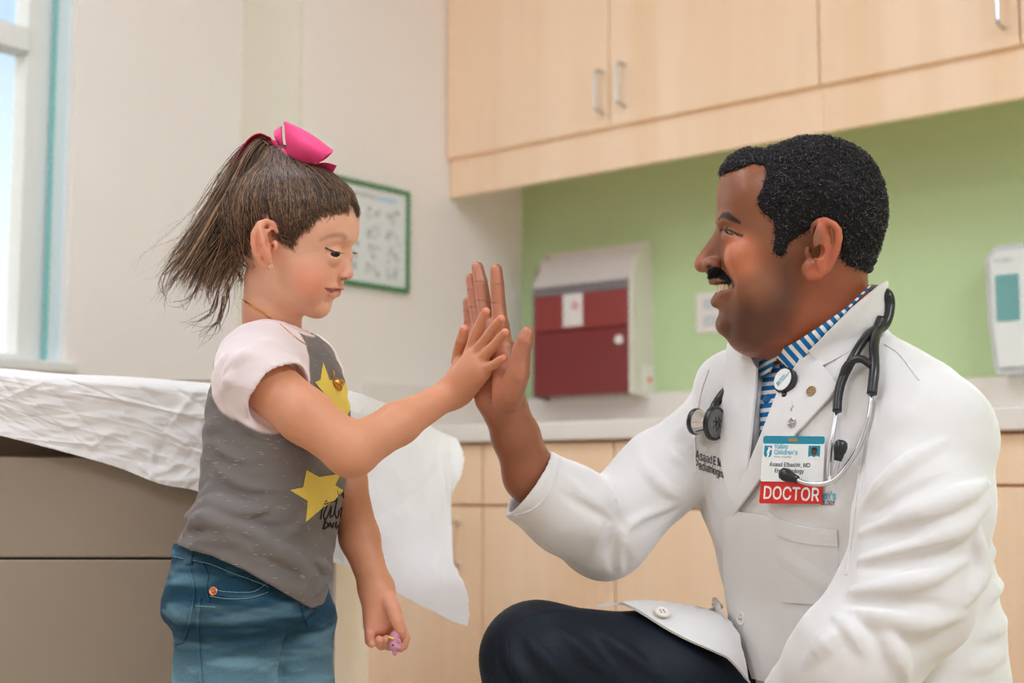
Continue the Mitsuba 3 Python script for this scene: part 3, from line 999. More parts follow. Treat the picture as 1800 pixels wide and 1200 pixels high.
def girl_head(P):
    L = sym(gh.local(P))
    d = girl_lips(P)

    def fine(q):
        e = smax(np.full(len(q), -1.0), -ell(q, nostril, (.0034, .0022, .0022)), .001)
        e = smax(e, -chain(q, ala_line, [.0004, .0010, .0011, .0005]), .0015)
        e = smax(e, -chain(q, gape, [.0028, .0032, .0029, .0021, .0009]), .001)
        e = smax(e, -chain(q, crease, [.0006, .0009, .0009, .0005]), .001)
        return smax(e, -chain(q, slit, slit_r), .0007)
    d = np.maximum(d, near(L, -1.0, G(570, 520) - [0, .03, 0], G(625, 425) + [0, .05, 0], fine, .01))

    def ear(q):
        e = ell(q, Gs(468, 428, .0775), (.0150, .0052, .0265), frame(gh_ear))
        e = smin(e, chain(q, ear_pts, ear_rad), .004)
        e = smin(e, chain(q, anti, [.0022, .0026, .0030, .0030, .0026]), .004)
        e = smin(e, ell(q, Gs(485, 432, .0725), (.0045, .0050, .0065)), .004)
        return smax(e, -ell(q, Gs(474, 435, .0815), (.0072, .0075, .0085)), .003)
    ed = near(L, 1.0, np.min(ear_pts, 0), np.max(ear_pts, 0), ear, .012)
    return smin(d, ed, .004)


gt = Frame(488, 760, 1.72, 27, 1)

# torso under the shirt, arms and hands
neck = [(Q(485, 490, 1.705), .036), (Q(479, 545, 1.71), .0345), (Q(478, 610, 1.72), .040)]
g_body = Loft(gt, [(600, 415, 560, 1.5), (650, 392, 592, 1.45), (700, 380, 600, 1.35), (780, 374, 604, 1.3), (860, 368, 594, 1.3), (900, 366, 580, 1.25), (935, 362, 570, 1.2)])
SH, EL, WR = Q(466, 672, 1.635), Q(618, 792, 1.590), Q(793, 691, 1.690)
arm = [SH, Q(535, 730, 1.605), EL, Q(700, 744, 1.635), WR]
arm_r = [.0350, .0315, .0295, .0245, .0168]
SH2, EL2, WR2 = Q(545, 660, 1.82), Q(606, 842, 1.81), Q(662, 1036, 1.745)
arm2 = [SH2, EL2, Q(632, 945, 1.775), WR2]
arm2_r = [.034, .0275, .0245, .0195]

DI = 1.660                                             # depth of the man's index finger


def palm_d(px, off=0.0):
    """Depth of the man's palm plane where it is seen at px; off brings it nearer."""
    return DI - (px - 877) * 0.69e-3 * 1.55 - off


gd = lambda px, py, dd=0.0: Q(px, py, palm_d(px, 0.036) + dd)
g_fingers = [
    ([gd(826, 620), gd(832, 600), gd(841, 576), gd(849, 558), gd(854.5, 547)], [.0080, .0070, .0064, .0058, .0050]),
    ([gd(834, 628), gd(846, 607), gd(860, 588), gd(873, 570), gd(881, 560)], [.0082, .0072, .0067, .0060, .0052]),
    ([gd(845, 634), gd(856, 620), gd(868, 608), gd(880, 593), gd(888, 584)], [.0080, .0068, .0063, .0057, .0050]),
    ([gd(850, 652), gd(859, 645), gd(868, 641), gd(879, 633), gd(886, 629)], [.0074, .0062, .0057, .0052, .0046]),
    ([gd(806, 636, .012), gd(808, 616, .006), gd(812, 597, -.004), gd(816, 579, -.008)], [.0095, .0082, .0074, .0058]),
]
g_palm = [(WR, gd(830, 626), .0165, .0105), (WR, gd(838, 633), .0165, .0110), (WR, gd(846, 641), .0165, .0108), (gd(815, 690), gd(849, 655), .0130, .0100), (gd(800, 670), gd(812, 640, .008), .0145, .0110)]
g_hand, gh_lo, gh_hi = hand_parts(g_fingers, g_palm, WR, .0165, .0035)

qd = lambda px, py, dd=0.0: Q(px, py, 1.735 + dd)
g2_fingers = [
    ([qd(651, 1101), qd(650, 1113, -.006), qd(650, 1126, -.006), qd(653, 1130, -.014)], [.0075, .0068, .0062, .0058]),
    ([qd(663, 1104, .004), qd(665, 1118, .010), qd(670, 1133, .004), qd(668, 1131, -.010), qd(666, 1124, -.016)], [.0078, .0070, .0066, .0060, .0054]),
    ([qd(676, 1105, .006), qd(680, 1120, .012), qd(684, 1134, .004), qd(681, 1130, -.010), qd(679, 1123, -.016)], [.0080, .0072, .0066, .0060, .0054]),
    ([qd(693, 1090, .008), qd(706, 1106, .012), qd(712, 1122, .004), qd(709, 1134, -.006), qd(703, 1139, -.012)], [.0080, .0072, .0066, .0060, .0052]),
    ([qd(682, 1054, -.004), qd(691, 1070, -.012), qd(698, 1090, -.016), qd(704, 1106, -.016), qd(707, 1116, -.014)], [.0110, .0098, .0084, .0072, .0058]),
]
g2_palm = [(WR2, qd(652, 1098), .0185, .0100), (WR2, qd(664, 1102, .004), .0185, .0110), (WR2, qd(678, 1100, .006), .0185, .0110), (WR2, qd(690, 1085, .004), .0180, .0105)]
g2_hand, g2_lo, g2_hi = hand_parts(g2_fingers, g2_palm, WR2, .0195, .0016)


neck_a = [Q(490, 490, 1.705), Q(484, 545, 1.71), Q(482, 610, 1.72)]
neck_b = [Q(474, 490, 1.705), Q(472, 545, 1.71), Q(474, 610, 1.725)]
neck_tube = lambda P: smin(chain(P, neck_a, [.0315, .0305, .0365], .01), chain(P, neck_b, [.0315, .0305, .0365], .01), .01)


def girl_skin(P):
    d = girl_head(P)
    d = smin(d, neck_tube(P), .009)
    d = smin(d, g_body(P, -0.010), .02)
    a = smin(chain(P, arm, arm_r, .012), near(P, 1.0, gh_lo, gh_hi, g_hand), .010)
    b = smin(chain(P, arm2, arm2_r, .012), near(P, 1.0, g2_lo, g2_hi, g2_hand), .010)
    return np.minimum(smin(d, a, .01), b)


hl = [(612, 372), (590, 373), (570, 376), (553, 387), (536, 401), (522, 413), (513, 430), (506, 424), (500, 412), (491, 400)]
hb = [(468, 386), (452, 400), (444, 425), (446, 455)]
hl3, hb3 = face_pts(gh, girl_base, hl), face_pts(gh, girl_base, hb)
hair_poly = np.vstack([[G(633, 378)[[0, 2]]], hl3[:, [0, 2]], hb3[:, [0, 2]], [G(px, py)[[0, 2]] for px, py in ((432, 468), (405, 474), (340, 470), (340, 260), (500, 230), (650, 270), (660, 372))]])
BOW = G(492, 276)



v, f = surface(girl_skin, [-.36, 1.52, .49], [.02, 1.90, 1.15], .0017)
v = relax(v, f, 1)
LV = sym(gh.local(v))
brow = face_pts(gh, girl_base, [(563, 422), (576, 416), (590, 413.5), (600, 413.5), (607, 418)])
lashline = face_pts(gh, girl_base, [(572.5, 436), (580, 440), (590, 443.5), (599, 445)])
skin_g = np.array(lin(203, 141, 108))
loc = lambda fn: (lambda P: fn(sym(gh.local(P))))
tips = [p[-1] for p, _ in g_fingers]
g_marks = [
    (lambda P: np.linalg.norm(P - Q(545, 440, 1.70), axis=1), .105, .06, lin(222, 167, 140), 1.0),
    (loc(lambda L: poly_sdf(L[:, [0, 2]], hair_poly)), -.0030, .018, lin(84, 60, 50), .75),
    (loc(lambda L: ell(L, Gs(548, 488, .052), (.020, .022, .018))), .004, .030, lin(214, 122, 92), .55),
    (loc(lambda L: np.linalg.norm(L - G(612, 484), axis=1)), .008, .014, lin(216, 140, 112), .4),
    (loc(lambda L: chain(L, lip_u, [.0040, .0032, .0012])), .0004, .002, lin(206, 116, 108), .85),
    (loc(lambda L: chain(L, lip_l, [.0056, .0046, .0014])), .0004, .002, lin(206, 112, 108), .85),
    (loc(lambda L: chain(L, gape, [.0025, .0029, .0026, .0018, .0008])), .0002, .001, lin(84, 40, 36), .95),
    (loc(lambda L: chain(L, brow, [.0006, .0014, .0020, .0028, .0030])), .0008, .0055, lin(104, 68, 54), .42),
    (loc(lambda L: chain(L, lashline, .0007)), .0004, .0010, lin(40, 24, 20), .95),
    (loc(lambda L: chain(L, [Gs(483, 399, .076), Gs(466, 420, .083), Gs(476, 460, .074)], .012)), .004, .016, lin(226, 140, 108), .45),
    (loc(lambda L: chain(L, nostril2, .0010)), .0010, .0014, lin(96, 48, 38), .85),
    (loc(lambda L: np.linalg.norm(L - Gs(482, 433, .0745), axis=1)), .0028, .002, lin(70, 36, 26), .8),
    (lambda P: np.min([np.linalg.norm(P - t, axis=1) for t in tips], 0), .006, .010, lin(226, 128, 104), .6),
    (lambda P: np.linalg.norm(P - Q(668, 1085, 1.735), axis=1), .040, .03, lin(222, 156, 130), .75),
]
col = paint(skin_g, g_marks, v)
nz = meshkit.fbm(v * 60, 3, 5)[:, None]
col = np.clip(col * (0.94 + 0.12 * nz), 0, 1)


def skin_fine(p, n, uv):
    return mikit.noise(p.x * 1400, p.y * 1400, p.z * 1400) * 0.6 + mikit.noise(p.x * 600, p.y * 600, p.z * 600)


mat('skin', VC, 0.46, 0.42, sheen=0.15, flatness=0.3) if False else mat('skin', VC, 0.48, 0.40, bump=proc(skin_fine, 4e-4), bump_scale=0.00004)
put('body', (v, f), 'skin', GS, smooth=True, stage=True, color=col, text='warm light brown skin, face in profile')

# eyes
mat('eye', VC, 0.18, 0.35)


def eyeball(fr, c, r, look, iris_r, iris, white, parent):
    m = trimesh.creation.icosphere(subdivisions=4, radius=r)
    for sgn in (1, -1):
        cc = np.array(c) * [1, sgn, 1]
        lk = np.array(look) * [1, sgn, 1]; lk = lk / np.linalg.norm(lk)
        a = np.linalg.norm(m.vertices / r - lk, axis=1) * r
        cl = np.where((a < iris_r * 0.45)[:, None], lin(8, 6, 6), np.where((a < iris_r)[:, None], iris, white))
        put('eye', trimesh.Trimesh(fr.world(m.vertices + cc), m.faces, process=False), 'eye', parent, smooth=True, stage=True, color=cl)


eyeball(gh, eye_c, eye_r, gh.on_ball((0, 0, 0), 1.0, 0.50, -0.02), .0076, lin(40, 24, 17), lin(176, 160, 152), GS)  # whites toned down to include the shadow on the eye
# upper lashes
lash = []
lp = spline(lashline, 8)
for p0 in lp[1:]:
    d_ = (p0 - eye_c) / np.linalg.norm(p0 - eye_c) + np.array([0.6, 0.0, -0.55])
    d_ /= np.linalg.norm(d_)
    s_ = np.linspace(0, 1, 5)[:, None]
    lash.append(p0 + d_ * s_ * .0060 + np.array([0.1, 0, 0.5]) * .0022 * s_ ** 2)
lash = np.array(lash)
lash2 = lash * [1, -1, 1]
vv, ff, _ = fibres(gh.world(np.vstack([lash, lash2]).reshape(-1, 3)).reshape(-1, 5, 3), np.linspace(.00028, .00008, 5))
mat('lash', lin(26, 16, 14), 0.5, 0.3)
put('eyelashes', (vv, ff), 'lash', GS, smooth=True, stage=True, kind='stuff')
# ---- her shirt
g_trunk = Loft(gt, [(585, 405, 556, 1.25), (610, 390, 580, 1.4), (650, 379, 601, 1.5), (700, 370, 612, 1.42), (760, 362, 617, 1.35), (830, 357, 612, 1.32), (866, 356, 607, 1.3), (880, 353, 605, 1.3), (892, 342, 603, 1.3), (904, 335, 602, 1.3), (914, 341, 600, 1.3), (927, 333, 598, 1.3),
                    (940, 325, 597, 1.3), (990, 312, 589, 1.3), (1030, 302, 583, 1.28), (1075, 296, 573, 1.25), (1090, 296, 572, 1.25)])
SL = [Q(462, 640, 1.66), Q(452, 662, 1.635), Q(478, 682, 1.622)]
SL2 = [Q(532, 642, 1.80), Q(543, 658, 1.82), Q(553, 692, 1.825)]
neck_axis = (Q(479, 545, 1.71), Q(479, 640, 1.735))


SLN = (Q(560, 762, 1.575) - Q(452, 655, 1.64)); SLN /= np.linalg.norm(SLN)
SLN2 = (EL2 - SH2) / np.linalg.norm(EL2 - SH2)
SLC, SLC2 = Q(492, 690, 1.615), Q(556, 702, 1.825)
SLR = [.051, .0475, .0455]


def shirt_core(P):
    d = g_trunk(P)
    d = smin(d, smax(chain(P, SL, SLR, .01), (P - SLC) @ SLN, .004), .022)
    return smin(d, smax(chain(P, SL2, [.046, .043, .041], .01), (P - SLC2) @ SLN2, .004), .022)


shirt_folds = [
    ([(338, 905), (372, 890), (420, 900), (470, 898)], .013, -.15), ([(328, 938), (352, 912), (395, 918), (450, 940), (480, 962)], .012, -.15), ([(330, 962), (375, 943), (420, 950), (470, 972)], .010, .2),
    ([(400, 905), (450, 940), (500, 975), (545, 1012)], .011, -.05), ([(420, 968), (470, 962), (520, 985), (556, 1010)], .010, .25), ([(556, 985), (570, 1005), (558, 1040)], .011, -.1),
    ([(372, 850), (360, 875), (350, 905)], .010, .3), ([(405, 720), (430, 745), (470, 770)], .007, .4), ([(430, 610), (470, 600), (510, 620)], .006, .5), ([(400, 640), (425, 625), (440, 615)], .006, .45),
    ([(560, 880), (530, 920), (500, 945)], .008, .4), ([(535, 690), (545, 720), (548, 760)], .006, .5), ([(350, 905), (375, 925), (372, 945)], .008, .2), ([(390, 660), (405, 640), (430, 632)], .006, .4), ([(388, 690), (400, 672), (408, 650)], .006, .4),
    ([(376, 780), (400, 800), (440, 812)], .006, .5), ([(520, 1000), (535, 1020), (530, 1046)], .008, .3), ([(375, 820), (420, 850), (480, 862)], .007, .45),
]
shirt_fold = folds(shirt_core, shirt_folds, .0055)


def shirt_sol(P):
    n1 = meshkit.noise(P * [22, 22, 60] + P[:, [2, 0, 1]] * [30, 0, 20], 3) - .5
    n2 = meshkit.noise(P * [60, 60, 110], 4) - .5
    return shirt_fold(P) - .0040 * n1 - .0014 * n2


hem = gt.k * (760 - np.array([[300, 950], [335, 951], [385, 962], [440, 985], [485, 1013], [525, 1042], [550, 1062], [590, 1064]], float)[:, 1]), gt.k * (np.array([300, 335, 385, 440, 485, 525, 550, 590], float) - 488)
arm_in = [Q(448, 655, 1.645), Q(480, 684, 1.625), Q(535, 730, 1.605), EL]
arm_in2 = [SH2, Q(585, 740, 1.82), EL2]


def shirt_sdf(P):
    d = shirt_sol(P)
    u = (P - gt.o) @ gt.R
    z = (P - gt.o) @ gt.U
    d = smax(d, np.interp(u, hem[1], hem[0]) - z, .004)
    cut = (P - SLC) @ SLN
    d = smax(d, -np.maximum(chain(P, [Q(448, 655, 1.648), Q(480, 684, 1.622), Q(520, 716, 1.60)], .0410), np.maximum(-(cut + .022), g_trunk(P) * -1 - .004)), .003)
    # neck opening
    d = smax(d, -cone(P, *neck_axis, .0440, .0410), .004)
    return d


sv, sf = surface(shirt_sdf, [-.45, 1.50, .55], [-.16, 1.98, .99], .0025)
sv = relax(sv, sf, 2)
SLoc = gt.local(sv)
pink_poly = [gt.at(px, py)[[0, 2]] for px, py in ((425, 520), (398, 575), (384, 612), (384, 652), (392, 685), (420, 712), (446, 722), (600, 760), (600, 690), (541, 664), (545, 640), (532, 612), (546, 560))]
sc = SLoc[:, 1]
inpink = poly_sdf(SLoc[:, [0, 2]], pink_poly)
cutv = (sv - Q(492, 690, 1.615)) @ SLN
lat = np.abs(sc)
hz = SLoc[:, 2]
sleeve = np.minimum(chain(sv, SL, SLR, .01), chain(sv, SL2, [.046, .043, .041], .01))
nk = cone(sv, *neck_axis, .0440, .0410)
pinkness = np.maximum(np.clip((.010 - sleeve) / .003, 0, 1) * np.clip((lat - (.058 - .35 * np.clip(hz - .06, 0, .1))) / .004, 0, 1), np.clip((.012 - nk) / .003, 0, 1) * (hz > .05))
pink, grey = np.array(lin(222, 208, 208)), np.array(lin(116, 110, 108))
scol = grey * (1 - pinkness[:, None]) + pink * pinkness[:, None]


def heather(p, n, uv):
    f = mikit.noise(p.x * 90, p.y * 90, p.z * 700)
    g = mikit.noise(p.x * 500 + 7, p.y * 500, p.z * 900)
    return f * 0.8 + g * 0.4


scene['shirt_tint'] = None; del scene['shirt_tint']


def shirt_slub(p, n, uv):
    s = mikit.noise(p.x * 55, p.y * 55, p.z * 900)
    s2 = mikit.noise(p.x * 160 + 3, p.y * 160, p.z * 1500)
    return mi.Color3f(0.18) + mi.Color3f(0.35, 0.33, 0.31) * mikit.smoothstep(0.82, 0.95, s * 0.75 + s2 * 0.35)


mat('jersey', VC, 0.85, 0.15, bump=proc(heather, 4e-4), bump_scale=0.00035, sheen=0.4)
shirt = put('shirt', (sv, sf), 'jersey', GS, smooth=True, stage=True, color=scol, text='heather grey cotton shirt with pale pink raglan sleeves')
# pale slubs in the knit
sl_f = []
mat('slub', lin(206, 198, 188), 0.9, 0.1)
pick = rng.choice(len(sf), 900, replace=False)
cen = sv[sf[pick]].mean(1); nrm = np.cross(sv[sf[pick, 1]] - sv[sf[pick, 0]], sv[sf[pick, 2]] - sv[sf[pick, 0]]); nrm /= np.linalg.norm(nrm, axis=1, keepdims=True) + 1e-12
keep = (pinkness[sf[pick, 0]] < 0.1)
cen, nrm = cen[keep], nrm[keep]
hor = np.cross(nrm, [0, 0, 1.0]); hor /= np.linalg.norm(hor, axis=1, keepdims=True) + 1e-9
ln = rng.uniform(.0012, .0045, len(cen))[:, None]
pth = np.stack([cen - hor * ln, cen, cen + hor * ln], 1) + nrm[:, None] * .00005
pv, pf, _ = fibres(pth, np.array([.00006, .00022, .00006]))
put('slub', (pv, pf), 'slub', shirt, smooth=True, stage=True, kind='stuff', text='pale flecks in the grey knit')
# bindings: neck, sleeve ends, hem
mat('pink_knit', lin(224, 210, 210), 0.85, 0.15, sheen=0.4)
ring = []
for a in np.linspace(0, 2 * np.pi, 48):
    ax = neck_axis[1] - neck_axis[0]; ax = ax / np.linalg.norm(ax)
    e1 = np.cross(ax, [0, 1.0, 0]); e1 /= np.linalg.norm(e1); e2 = np.cross(ax, e1)
    dd = e1 * math.cos(a) + e2 * math.sin(a)
    # climb along the opening until it meets the shirt
    best = None
    for t in np.linspace(-0.02, 0.11, 60):
        p = neck_axis[0] + ax * t + dd * .0440
        if shirt_sol(p[None])[0] < .0005:
            best = p; break
    ring.append(best if best is not None else neck_axis[0] + ax * .05 + dd * .044)
ring = np.array(ring)
ring = ndimage.gaussian_filter1d(ring, 1.2, axis=0, mode='wrap')
ring[-1] = ring[0]
put('neckband', tube(ring, .0042, 10, cap=False), 'pink_knit', shirt, stage=True, smooth=True, text='pale pink rib neckband')

# star prints
mat('print_yellow', lin(226, 200, 92), 0.6, 0.3)
mat('print_black', lin(34, 32, 34), 0.6, 0.3)


def stage_patch(name, parent, m, **kw):
    return put(name, m, kw.pop('mat'), parent, stage=True, smooth=35, **kw)


star1 = [(567, 637), (578, 668), (606, 672), (616, 715), (606, 738), (592, 716), (580, 712), (566, 688), (552, 672), (562, 668)]
star2 = [(509, 861), (532, 856), (538, 826), (560, 838), (598, 832), (588, 852), (603, 862), (585, 880), (565, 893), (537, 917), (540, 880)]
stage_patch('star', shirt, patch(shirt_sol, star1, 5, .0006, .0006), mat='print_yellow', text='yellow star print on the chest')
stage_patch('star', shirt, patch(shirt_sol, star2, 5, .0006, .0006), mat='print_yellow', text='yellow star print above the hem')


def stroke_print(base, lines, r, lift=.0012):
    ms = []
    for pts in lines:
        q = spline(pts, 6) if len(pts) > 2 else np.asarray(pts, float)
        p, n = hits(base, q[:, 0], q[:, 1])
        on = np.abs(base(p)) < .003
        if on.sum() < 2:
            continue
        p, n = p[on], n[on]
        ms.append(tube(p + n * lift * .5, r, 6))
    return cat(*ms)


script = [
    [(563, 912), (566, 893), (572, 880), (574, 888), (568, 905), (572, 912), (578, 900)], [(578, 900), (582, 890), (580, 908), (586, 904)], [(586, 904), (590, 886), (592, 876), (588, 900), (592, 910), (596, 900)],
    [(594, 900), (600, 892), (598, 908), (603, 902)], [(570, 886), (580, 882), (592, 880)],
    [(567, 930), (570, 916), (572, 912), (569, 928), (574, 926), (576, 920), (573, 918)], [(577, 926), (580, 918), (582, 926), (586, 918), (584, 928)], [(588, 926), (591, 917), (590, 928), (595, 922)],
    [(592, 862), (594, 870), (598, 864)], [(599, 872), (602, 862), (603, 874)],
]
put('lettering', stroke_print(shirt_sol, script, .0009), 'print_black', shirt, stage=True, smooth=True, text='black handwritten print beside the lower star')

# ---- her jeans
gj = Frame(430, 1040, 1.72, 27, 1)
hip = Loft(gj, [(940, 316, 580, 1.25), (965, 309, 577, 1.25), (1000, 303, 573, 1.25), (1040, 291, 571, 1.25), (1085, 289, 568, 1.22), (1120, 300, 563, 1.2), (1150, 308, 558, 1.2)])
LEG = [Q(408, 1096, 1.70), Q(398, 1200, 1.695), Q(408, 1440, 1.67), Q(392, 1830, 1.72)]
LEG2 = [Q(502, 1090, 1.765), Q(512, 1200, 1.775), Q(520, 1440, 1.75), Q(512, 1830, 1.77)]


def jeans_core(P):
    a = hip(P)
    z = (P - gj.o) @ gj.U
    a = smax(a, (1040 - 1098) * gj.k - z, .03)
    l1, l2 = chain(P, LEG, [.073, .061, .048, .042], .02), chain(P, LEG2, [.066, .050, .045, .041], .02)
    d = smin(a, smin(l1, l2, .004), .016)
    d = smax(d, -chain(P, [Q(494, 1112, 1.690), Q(487, 1200, 1.702), Q(480, 1330, 1.69)], [.005, .014, .017]), .006)
    d = smax(d, -ell(P, Q(487, 1180, 1.70), (.006, .04, .045)), .012) if False else d
    top = np.interp((P - gj.o) @ gj.R, gj.k * (np.array([300, 340, 400, 470, 600]) - 430.0), gj.k * (1040 - np.array([955, 948, 955, 975, 990.0])))
    return smax(d, z - top, .004)


jean_folds = [
    ([(318, 1120), (380, 1108), (450, 1105), (500, 1112)], .011, .2), ([(380, 1050), (430, 1062), (500, 1062), (550, 1055)], .010, .25), ([(352, 1092), (430, 1090), (520, 1098), (560, 1090)], .010, .3),
    ([(335, 1150), (400, 1140), (470, 1128)], .009, .7), ([(300, 1060), (330, 1072), (352, 1065)], .008, .6), ([(505, 1150), (540, 1145), (556, 1150)], .008, .7), ([(500, 1180), (530, 1176), (552, 1172)], .007, .7),
    ([(296, 1030), (330, 1022), (360, 1030)], .009, .3), ([(310, 1005), (335, 1003), (352, 1010)], .008, .3), ([(480, 1075), (520, 1080), (556, 1072)], .008, .3), ([(296, 1062), (312, 1084), (340, 1090)], .009, .3), ([(400, 1125), (440, 1128), (478, 1122)], .007, .4),
]
jeans_fold = folds(jeans_core, jean_folds, .007)


def jeans_sol(P):
    return jeans_fold(P) - .0036 * (meshkit.noise(P * [26, 26, 75] + P[:, [2, 0, 1]] * [25, 0, 10], 6) - .5) - .0012 * (meshkit.noise(P * 120, 7) - .5)


jv, jf = surface(jeans_sol, [-.46, 1.55, -.01], [-.14, 1.95, .70], .0032)
jv = relax(jv, jf, 2)
jz = jv[:, 2]


def denim(p, n, uv):
    x = p.x * 0.8 + p.y * 0.6
    w = mikit.noise(x * 1500, p.y * 1500, p.z * 420) * 0.5 + mikit.noise(x * 420, p.y * 300, p.z * 1700) * 0.5
    worn = mikit.smoothstep(0.45, 0.75, mikit.fbm(p.x * 14, p.y * 14, p.z * 50)) * 0.5 + mikit.smoothstep(0.56, 0.48, p.z) * 0.7
    c = mikit.mix(lin(28, 64, 84), lin(112, 150, 166), worn)
    return c * (0.75 + 0.5 * w)


mat('denim', proc(denim), 0.8, 0.2, sheen=0.3)
mat('denim_dark', lin(40, 76, 94), 0.85, 0.15)
mat('stitch', lin(120, 150, 158), 0.8, 0.2)
mat('copper', lin(214, 140, 104), 0.3, metal=1.0)
jeans = put('jeans', (jv, jf), 'denim', GS, smooth=True, stage=True, text='blue stretch jeans')


def jstrip(pts, w, lift, t, name, m='denim', parent=None, **kw):
    from shapely.geometry import LineString
    poly = LineString(spline(pts, 6) if len(pts) > 2 else pts).buffer(w / 2, cap_style=2, join_style=1)
    return put(name, patch(jeans_sol, poly, max(3.0, w / 2), lift, t), m, parent or jeans, stage=True, smooth=35, **kw)


jstrip([(306, 966), (335, 972), (372, 980), (420, 1000), (470, 1020), (520, 1046), (560, 1060)], 22, .0008, .0018, 'waistband')
jstrip([(343, 955), (336, 975), (333, 992)], 13, .0026, .0022, 'belt_loop')
jstrip([(372, 1040), (400, 1046), (440, 1046), (465, 1036), (478, 1020)], 8, .0006, .0018, 'pocket_edge')
jstrip([(398, 1003), (430, 1010), (466, 1022)], 14, .0008, .0018, 'coin_pocket', 'denim_dark')
jstrip([(353, 985), (365, 1010), (362, 1030), (368, 1056)], 4, .0004, .0016, 'seam')
jstrip([(334, 1000), (342, 1040), (335, 1080), (325, 1120), (308, 1132)], 4, .0004, .0016, 'seam')
jstrip([(352, 1050), (348, 1090), (350, 1140), (354, 1200), (358, 1300)], 5, .0004, .0020, 'seam')
jstrip([(530, 1062), (536, 1085), (545, 1100), (562, 1090)], 5, .0004, .0016, 'seam')
for pts in ([(345, 1064), (380, 1066)], [(371, 1034), (400, 1041), (438, 1041), (461, 1031), (473, 1017)], [(371, 1047), (400, 1052), (442, 1052), (470, 1040)], [(308, 978), (340, 985), (372, 992), (420, 1012), (470, 1032)]):
    put('stitching', stroke_print(jeans_sol, [pts], .0005, .0052), 'stitch', jeans, stage=True, smooth=True)
p, n = hits(jeans_sol, [376], [1039])
put('rivet', moved(lathe([(0, 0), (.0052, 0), (.0052, .0012), (.0040, .0018), (.0026, .0010), (.0016, .0024), (0, .0026)], 24), frame(n[0]), p[0] + n[0] * .0016), 'copper', jeans, stage=True, text='round copper rivet')

# shoes (below the frame)
mat('shoe_white', lin(222, 214, 212), 0.6, 0.3)
for c, dd in ((LEG[-1], 0), (LEG2[-1], 0)):
    fl = np.array([c[0], c[1], 0.0])
    sh = lambda P: smax(smin(ell(P, fl + [.035, 0, .02], (.085, .034, .042)), cone(P, fl + [0, 0, .03], fl + [0, 0, .10], .036, .036), .02), .0005 - P[:, 2], .003)
    a_, b_ = surface(sh, fl - [.09, .07, .02], fl + [.15, .07, .16], .006)
    put('shoe', (relax(a_, b_, 2), b_), 'shoe_white', GS, smooth=True, stage=True)
# ---- her hair, gathered under the bow
def hair_cap(P):
    L = sym(gh.local(P))
    th = .0050 + .0025 * np.clip((L[:, 0] - hair_poly[0, 0] + .10) / -.05, 0, 1)
    reg = poly_sdf(L[:, [0, 2]], hair_poly)
    d = girl_base(P) - (.0004 + th * np.clip((-reg - .005) / .018, 0, 1))
    d = smax(d, reg + .006, .006)
    return smin(d, ell(L, BOW + [-.004, 0, -.004], (.024, .022, .016)), .018)


def hair_tone(n, lo=(38, 26, 22), hi=(150, 114, 86), p=1.7):
    t = rng.random(n) ** p
    return np.array(lin(*lo)) * (1 - t[:, None]) + np.array(lin(*hi)) * t[:, None]


hv, hf = surface(hair_cap, gh.o - [.14, .11, .10], gh.o + [.11, .11, .14], .0025)
hv = relax(hv, hf, 2)
mat('hair_brown', VC, 0.38, 0.5)
hcol = np.tile(np.array(lin(62, 45, 37)), (len(hv), 1)) * (0.75 + 0.5 * meshkit.noise(gh.local(hv) * [60, 60, 160]))[:, None]
hair = put('hair', (hv, hf), 'hair_brown', GS, smooth=True, stage=True, color=hcol, text='dark brown hair swept up into a loose ponytail')
# strands lying on the head
hair_surf = lambda P: np.minimum(hair_cap(P), girl_base(P) - .0006)
HLv = sym(gh.local(hv))
HLn = gh.local(hv)
ok = (poly_sdf(HLv[:, [0, 2]], hair_poly) < -.001) & (np.linalg.norm(HLv - BOW, axis=1) > .032) & (girl_base(hv) > -.002)
roots = HLn[rng.choice(np.nonzero(ok)[0], 3600)]
edge = np.vstack([spline(hl3, 14), spline(np.vstack([[G(612, 372)], [G(622, 371)], [G(629, 376)]]), 14), spline(hb3, 8)])
extra = edge[rng.integers(0, len(edge), 1700)] + rng.normal(0, .0034, (1700, 3)); extra[:, 0] -= np.abs(rng.normal(0, .004, 1700)); extra[:, 1] *= np.where(rng.random(1700) < .75, -1, 1)
roots = np.vstack([roots, extra])
m_ = 9
tt = np.linspace(0, 1, m_)[None, :, None]
tgt = BOW + rng.normal(0, 1, (len(roots), 3)) * [.008, .008, .004]
# combed from the hairline over the skull to the bow: great circles about the middle of the head
HC = G(505, 400)
u0, u1 = roots - HC, tgt - HC
u0 /= np.linalg.norm(u0, axis=1, keepdims=True); u1 /= np.linalg.norm(u1, axis=1, keepdims=True)
om = np.arccos(np.clip((u0 * u1).sum(1), -1, .999))[:, None, None]
dirs_ = (np.sin((1 - tt) * om) * u0[:, None] + np.sin(tt * om) * u1[:, None]) / np.sin(om)
dirs_ = dirs_ + rng.normal(0, .045, (len(roots), 1, 3)) * np.sin(tt * np.pi)
dirs_ /= np.linalg.norm(dirs_, axis=2, keepdims=True)
lift = (np.tile(np.linspace(0, 1, m_), len(roots)) * .0016) + np.repeat(rng.uniform(-.0004, .0012, len(roots)), m_)
rad_ = np.full(len(roots) * m_, .135)
for _ in range(14):
    rad_ -= (hair_surf(gh.world(HC + dirs_.reshape(-1, 3) * rad_[:, None])) - lift) * .8
Pf = gh.world(HC + dirs_.reshape(-1, 3) * rad_[:, None])
vv, ff, who = fibres(Pf.reshape(-1, m_, 3), np.array([.0002, .00045, .00055, .00055, .0006, .0006, .0006, .0005, .0004]) * rng.uniform(.5, 1.4, (len(roots), 1)) * np.where(np.arange(len(roots)) < 3600, 1.0, .7)[:, None])
put('strands', (vv, ff), 'hair_brown', hair, smooth=True, stage=True, kind='stuff', color=hair_tone(len(roots))[who])

